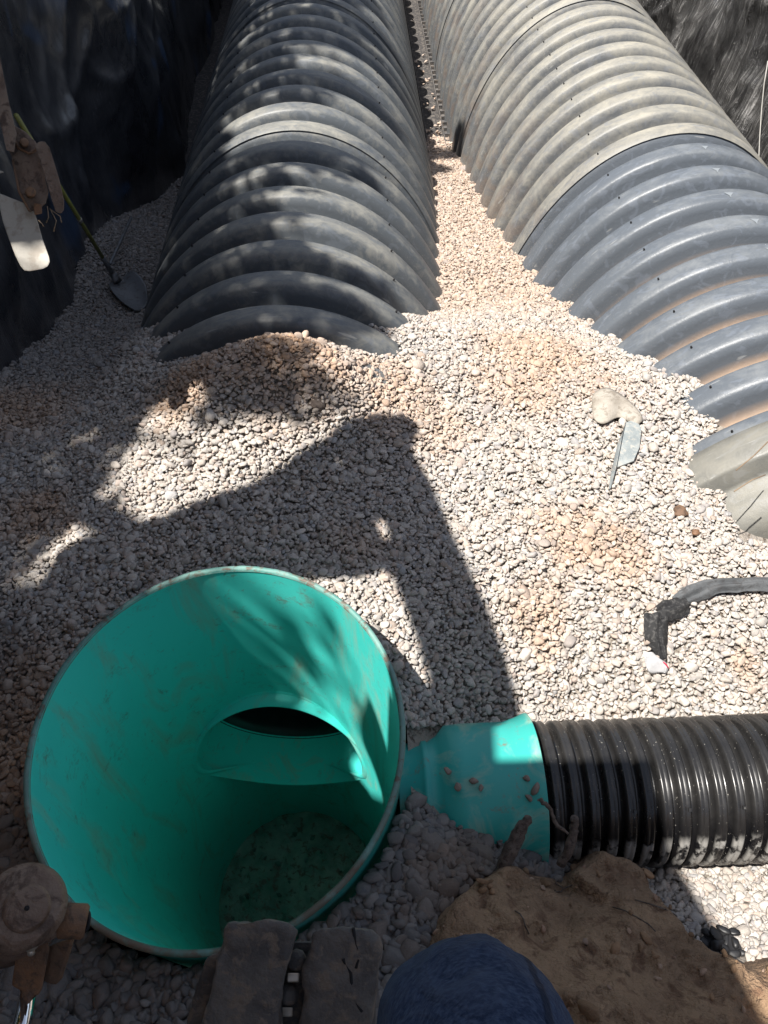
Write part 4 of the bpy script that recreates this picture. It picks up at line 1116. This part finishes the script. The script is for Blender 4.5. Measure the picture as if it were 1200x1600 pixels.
# ------------------------------------------------------------------ the photographer's leg
def person():
    K = Vector(atd(722, 1568, .60))
    J = [((.22, -.52, 2.36), .16, 'pelvis'), ((.17, -.30, 2.40), .12, 0), ((.11, -.06, 2.40), .086, 1), (tuple(K), .079, 2), ((K.x, K.y - .005, K.z - .10), .064, 3), ((K.x, K.y - .05, K.z - .24), .058, 4), ((K.x, K.y - .13, K.z - .44), .042, 5),
         ((K.x, K.y - .09, K.z - .48), .04, 6), ((K.x, K.y + .0, K.z - .50), .032, 7),
         ((.38, -.36, 2.36), .10, 0), ((.62, -.30, 2.34), .074, 9), ((.66, -.32, 2.10), .058, 10), ((.66, -.42, 1.90), .042, 11),
         ((.22, -.58, 2.62), .16, 0), ((.20, -.62, 2.86), .16, 13)]
    me = bpy.data.meshes.new('person')
    ed = [(J[i][2], i) for i in range(1, len(J))]
    me.from_pydata([j[0] for j in J], ed, [])
    me.materials.append(M_DENIM)
    o = obj('person', me)
    o.modifiers.new('skin', 'SKIN')
    for i, j in enumerate(J):
        me.skin_vertices[0].data[i].radius = (j[1], j[1])
    me.skin_vertices[0].data[0].use_root = True
    s = o.modifiers.new('sub', 'SUBSURF'); s.levels = s.render_levels = 4
    tx = bpy.data.textures.new('folds', 'CLOUDS'); tx.noise_scale = .035; tx.noise_depth = 3
    d = o.modifiers.new('folds', 'DISPLACE'); d.texture = tx; d.strength = .012; d.mid_level = .5
    o.modifiers['skin'].use_smooth_shade = True
    return tag(o, 'seated person in dark navy trousers, only the knee in view at the bottom edge', 'person')
person()

# ------------------------------------------------------------------ unseen machine plates and tree leaves above the pit, shaped for their shade
def up(ab, z):
    return (ab[0] - SUN[0] * (z - 1.1), ab[1] - SUN[1] * (z - 1.1), z)
def shp(u, v):
    p = atz_surf(u, v); return (p[0] + SUN[0] * (p[2] - 1.1), p[1] + SUN[1] * (p[2] - 1.1))
from mathutils.geometry import tessellate_polygon
def shade_plate(name, ab, z, th, mat, parent, holes=()):
    loops = [[Vector(up(p, z)) for p in lp] for lp in (ab, *holes)]
    flat = [p for lp in loops for p in lp]; n = len(flat)
    tri = tessellate_polygon(loops)
    v = flat + [p + Vector((0, 0, th)) for p in flat]
    f = [tuple(t) for t in tri] + [tuple(i + n for i in reversed(t)) for t in tri]
    k = 0
    for lp in loops:
        m = len(lp)
        for i in range(m): f.append((k + i, k + (i + 1) % m, n + k + (i + 1) % m, n + k + i))
        k += m
    o = obj(name, mesh(name, v, f, mat, False), parent); o.matrix_parent_inverse = Matrix.Translation(-parent.location); return o
ex = empty('excavator', (-1.5, -1.6, YZ), 'excavator standing at the pit edge above the basin, unseen, with plates over the pit shaped for its shadow', 'excavator')
BO = [shp(u, v) for u, v in ((379, 762), (408, 746), (450, 721), (467, 706), (512, 683), (530, 664), (545, 654), (575, 649), (608, 652), (632, 664), (637, 684), (626, 704), (630, 721), (642, 742), (654, 762), (667, 796), (690, 850), (715, 905), (740, 960), (765, 1030), (783, 1090), (790, 1118))]
BI = [shp(u, v) for u, v in ((668, 1052), (652, 1002), (633, 952), (616, 905), (600, 893), (563, 905))]
shade_plate('boom_shade_plate', [(-1.0, 1.60), (-.86, 1.66), (-.70, 1.70), (-.60, 1.76)] + BO + [(.31, .92), (.10, .92)] + [BI[0]] + BI[1:] + [(-.2, 1.44), (-.45, 1.40), (-.58, 1.33), (-.66, 1.12), (-.95, 1.12), (-1.05, 1.35)], 3.62, .12, M_YPAINT, ex,  # added plate cut to the machine's shadow outline, holes for lit spots
            holes=[[shp(u, v) for u, v in ((568, 828), (578, 808), (600, 814), (608, 838), (598, 858), (576, 850))], [shp(u, v) for u, v in ((500, 716), (518, 706), (534, 724), (516, 742))]])
shade_plate('stick_shade_plate', [(-1.0, 2.235), (-.38, 2.262), (-.40, 2.40), (-.50, 2.75), (-1.0, 2.85)], 3.62, .12, M_YPAINT, ex)  # added plate, placed to shade the upper part of the linkage end plate
shade_plate('roof_shade_plate', [(.72, .80), (.31, .81), (.305, .94), (.10, .94), (.06, 1.0), (-.08, .94), (-.36, .87), (-.50, .93), (-.66, 1.14), (-1.3, 1.12), (-2.6, 1.0), (-2.6, -2.4), (.9, -2.4), (.86, -.2), (.83, .15), (.76, .40), (.70, .56)], 4.0, .08, M_YPAINT, ex)  # added roof, outlined by the shade wanted over the near ground
def mbox(name, c, s, mat, parent, bev=.02, rot=None):
    bm = bmesh.new(); add_box(bm, c, s, rot, bev); o = obj(name, bm_mesh(name, bm, mat), parent); o.matrix_parent_inverse = Matrix.Translation(-parent.location); return o
mbox('engine_body', (-1.9, -2.6, 3.05), (1.5, 1.5, 1.0), M_YPAINT, ex, .06)
for sx_ in (-3.2, -.75): mbox('canopy_post', (sx_, -1.9, 3.2), (.06, .06, 1.6), M_YPAINT, ex)
mbox('boom_arm', (-1.35, -.7, 3.95), (.16, 2.4, .2), M_YPAINT, ex, .02)
for sx_ in (-2.6, -1.2): mbox('track', (sx_, -2.6, 2.6), (.35, 2.1, .45), M_RUBBER, ex, .12)

# tree: branches and leaf clusters over the left side
tree = empty('shade_tree', (-5.0, 1.6, YZ), 'leafy tree standing on the left bank and shading the left row', 'tree')
def treeo(name, me): o = obj(name, me, tree); o.matrix_parent_inverse = Matrix.Translation(-tree.location); return o
treeo('trunk', tube_mesh('trunk', [(-5.0, 1.6, 2.2), (-4.95, 1.65, 3.6), (-4.7, 1.9, 5.2), (-4.5, 2.2, 7.0)], [.24, .19, .15, .06], M_WOOD, 12))
# leafy patches given by where their shade falls: (a, b, radius_a, radius_b, density per m2)
PATCH = [(-1.45, 3.6, .75, 2.2, 1.0), (-1.5, 6.5, .7, 2.4, 1.0), (-1.25, 2.50, .34, .28, 1.0), (-1.3, 2.9, .5, .5, 1.0), (-1.6, 2.1, .3, .4, 1.0), (-1.25, 1.25, .45, .25, .8), (-.98, 1.78, .2, .10, .35), (-.75, 1.25, .25, .2, .9), (-.5, 1.52, .5, .06, .5),
         (-.30, 2.30, .17, .16, .75), (-.15, 2.3, .13, .16, .45), (-.45, 2.72, .55, .22, 1.0), (.02, 2.72, .12, .12, .5), (-.12, 3.02, .26, .10, .75), (-.55, 3.1, .4, .22, 1.0),
         (-.62, 3.5, .30, .22, 1.0), (-.3, 3.42, .14, .10, .75), (-.6, 3.8, .38, .16, .9), (-.22, 3.70, .14, .07, .35), (-.1, 4.02, .2, .16, .8), (-.62, 4.1, .45, .18, 1.0), (-.25, 4.17, .42, .06, 1.0),
         (-.95, 4.45, .3, .2, .9), (-.42, 4.86, .36, .09, .8), (-.30, 5.05, .55, .13, 1.0), (-.05, 5.18, .2, .12, .8), (-.75, 5.4, .45, .3, 1.0), (-.1, 5.48, .22, .09, .6), (-.32, 5.86, .7, .24, 1.0), (-.2, 6.4, .8, .3, 1.0), (-.5, 7.1, .7, .45, 1.0),
         (-.36, 1.28, .10, .035, .8), (-.14, 1.24, .09, .02, .6), (-.30, 1.08, .10, .02, .6), (-.55, 1.40, .22, .05, .25), (-.40, 1.20, .12, .06, .22), (-.15, 1.12, .1, .05, .2)]
for (u, v, ra, rb, dn) in [(100, 960, .26, .10, 1.0), (250, 870, .14, .05, .8), (60, 1040, .3, .12, 1.0), (180, 825, .10, .03, .5), (20, 935, .15, .05, .75), (150, 790, .09, .03, .4), (420, 620, .13, .09, 1.0), (500, 600, .09, .05, .75),
                           (365, 590, .13, .1, 1.0), (330, 645, .08, .05, .75), (480, 655, .05, .03, .75), (30, 680, .16, .05, 1.0), (120, 630, .16, .08, 1.0), (200, 600, .14, .14, 1.0), (170, 555, .3, .15, 1.0), (200, 430, .35, .35, 1.0), (60, 630, .22, .10, 1.0), (230, 350, .25, .5, 1.0), (130, 700, .08, .03, .75), (280, 590, .12, .08, 1.0), (20, 860, .1, .02, .4), (300, 700, .05, .03, .4)]:
    q = shp(u, v); PATCH.append((q[0], q[1], ra, rb, dn))
BIG = [(-2.6, 1.0, .9, 1.0), (-3.0, 3.0, 1.1, 1.3), (-2.6, 5.0, 1.0, 1.3), (-4.2, 2.0, 1.2, 1.4), (-4.0, 4.6, 1.2, 1.5), (-2.4, 7.5, .9, 1.5)]  # extra unseen leaf clumps, added to cut sky light from the left
rt = np.random.default_rng(21)
LV = []; LF = []
tips = []
for (a, b, ra, rb, dn) in PATCH:
    n = int(770 * ra * rb * dn * 3.14 * (3.6 if dn >= 1 else 3.0 if dn > .7 else 1.3))
    zc = rt.uniform(5.6, 7.8)
    tips.append(up((a, b), zc))
    for _ in range(n):
        q = math.sqrt(rt.random()) ** .9; t = rt.uniform(0, 6.283); aa = a + ra * q * math.cos(t) * 1.05; bb = b + rb * q * math.sin(t) * 1.05
        z = zc + rt.normal(0, .35) if dn > .6 else zc + rt.normal(0, .2)
        c = np.array(up((aa, bb), max(4.4, z))); u = rt.normal(size=3); u /= np.linalg.norm(u); w_ = np.cross(u, rt.normal(size=3)); w_ /= np.linalg.norm(w_)
        s = rt.uniform(.03, .055); k = len(LV)
        LV += [c - u * s * 1.2, c + w_ * s * .55, c + u * s * 1.2, c - w_ * s * .55]; LF.append((k, k + 1, k + 2, k + 3))
for (a, b, ra, rb) in BIG:
    for _ in range(2600):
        c = np.array(up((a, b), 6.0)) + rt.normal(0, 1, 3) * [ra * .5, rb * .5, .9]
        if c[2] < 4.2: c[2] = 8.4 - c[2]
        u = rt.normal(size=3); u /= np.linalg.norm(u); w_ = np.cross(u, rt.normal(size=3)); w_ /= np.linalg.norm(w_)
        s = rt.uniform(.06, .10); k = len(LV)
        LV += [c - u * s * 1.2, c + w_ * s * .55, c + u * s * 1.2, c - w_ * s * .55]; LF.append((k, k + 1, k + 2, k + 3))
lo_ = treeo('crown', mesh('crown', LV, LF, M_LEAF, False)); lo_['kind'] = 'stuff'
src = Vector((-4.65, 1.95, 5.4))
for tpnt in tips[::2]:
    tpnt = Vector(tpnt); mid = src.lerp(tpnt, .5) + Vector((0, 0, .35))
    treeo('limb', tube_mesh('limb', [src, mid, tpnt], [.06, .035, .012], M_WOOD, 6))
print('leaves', len(LF))
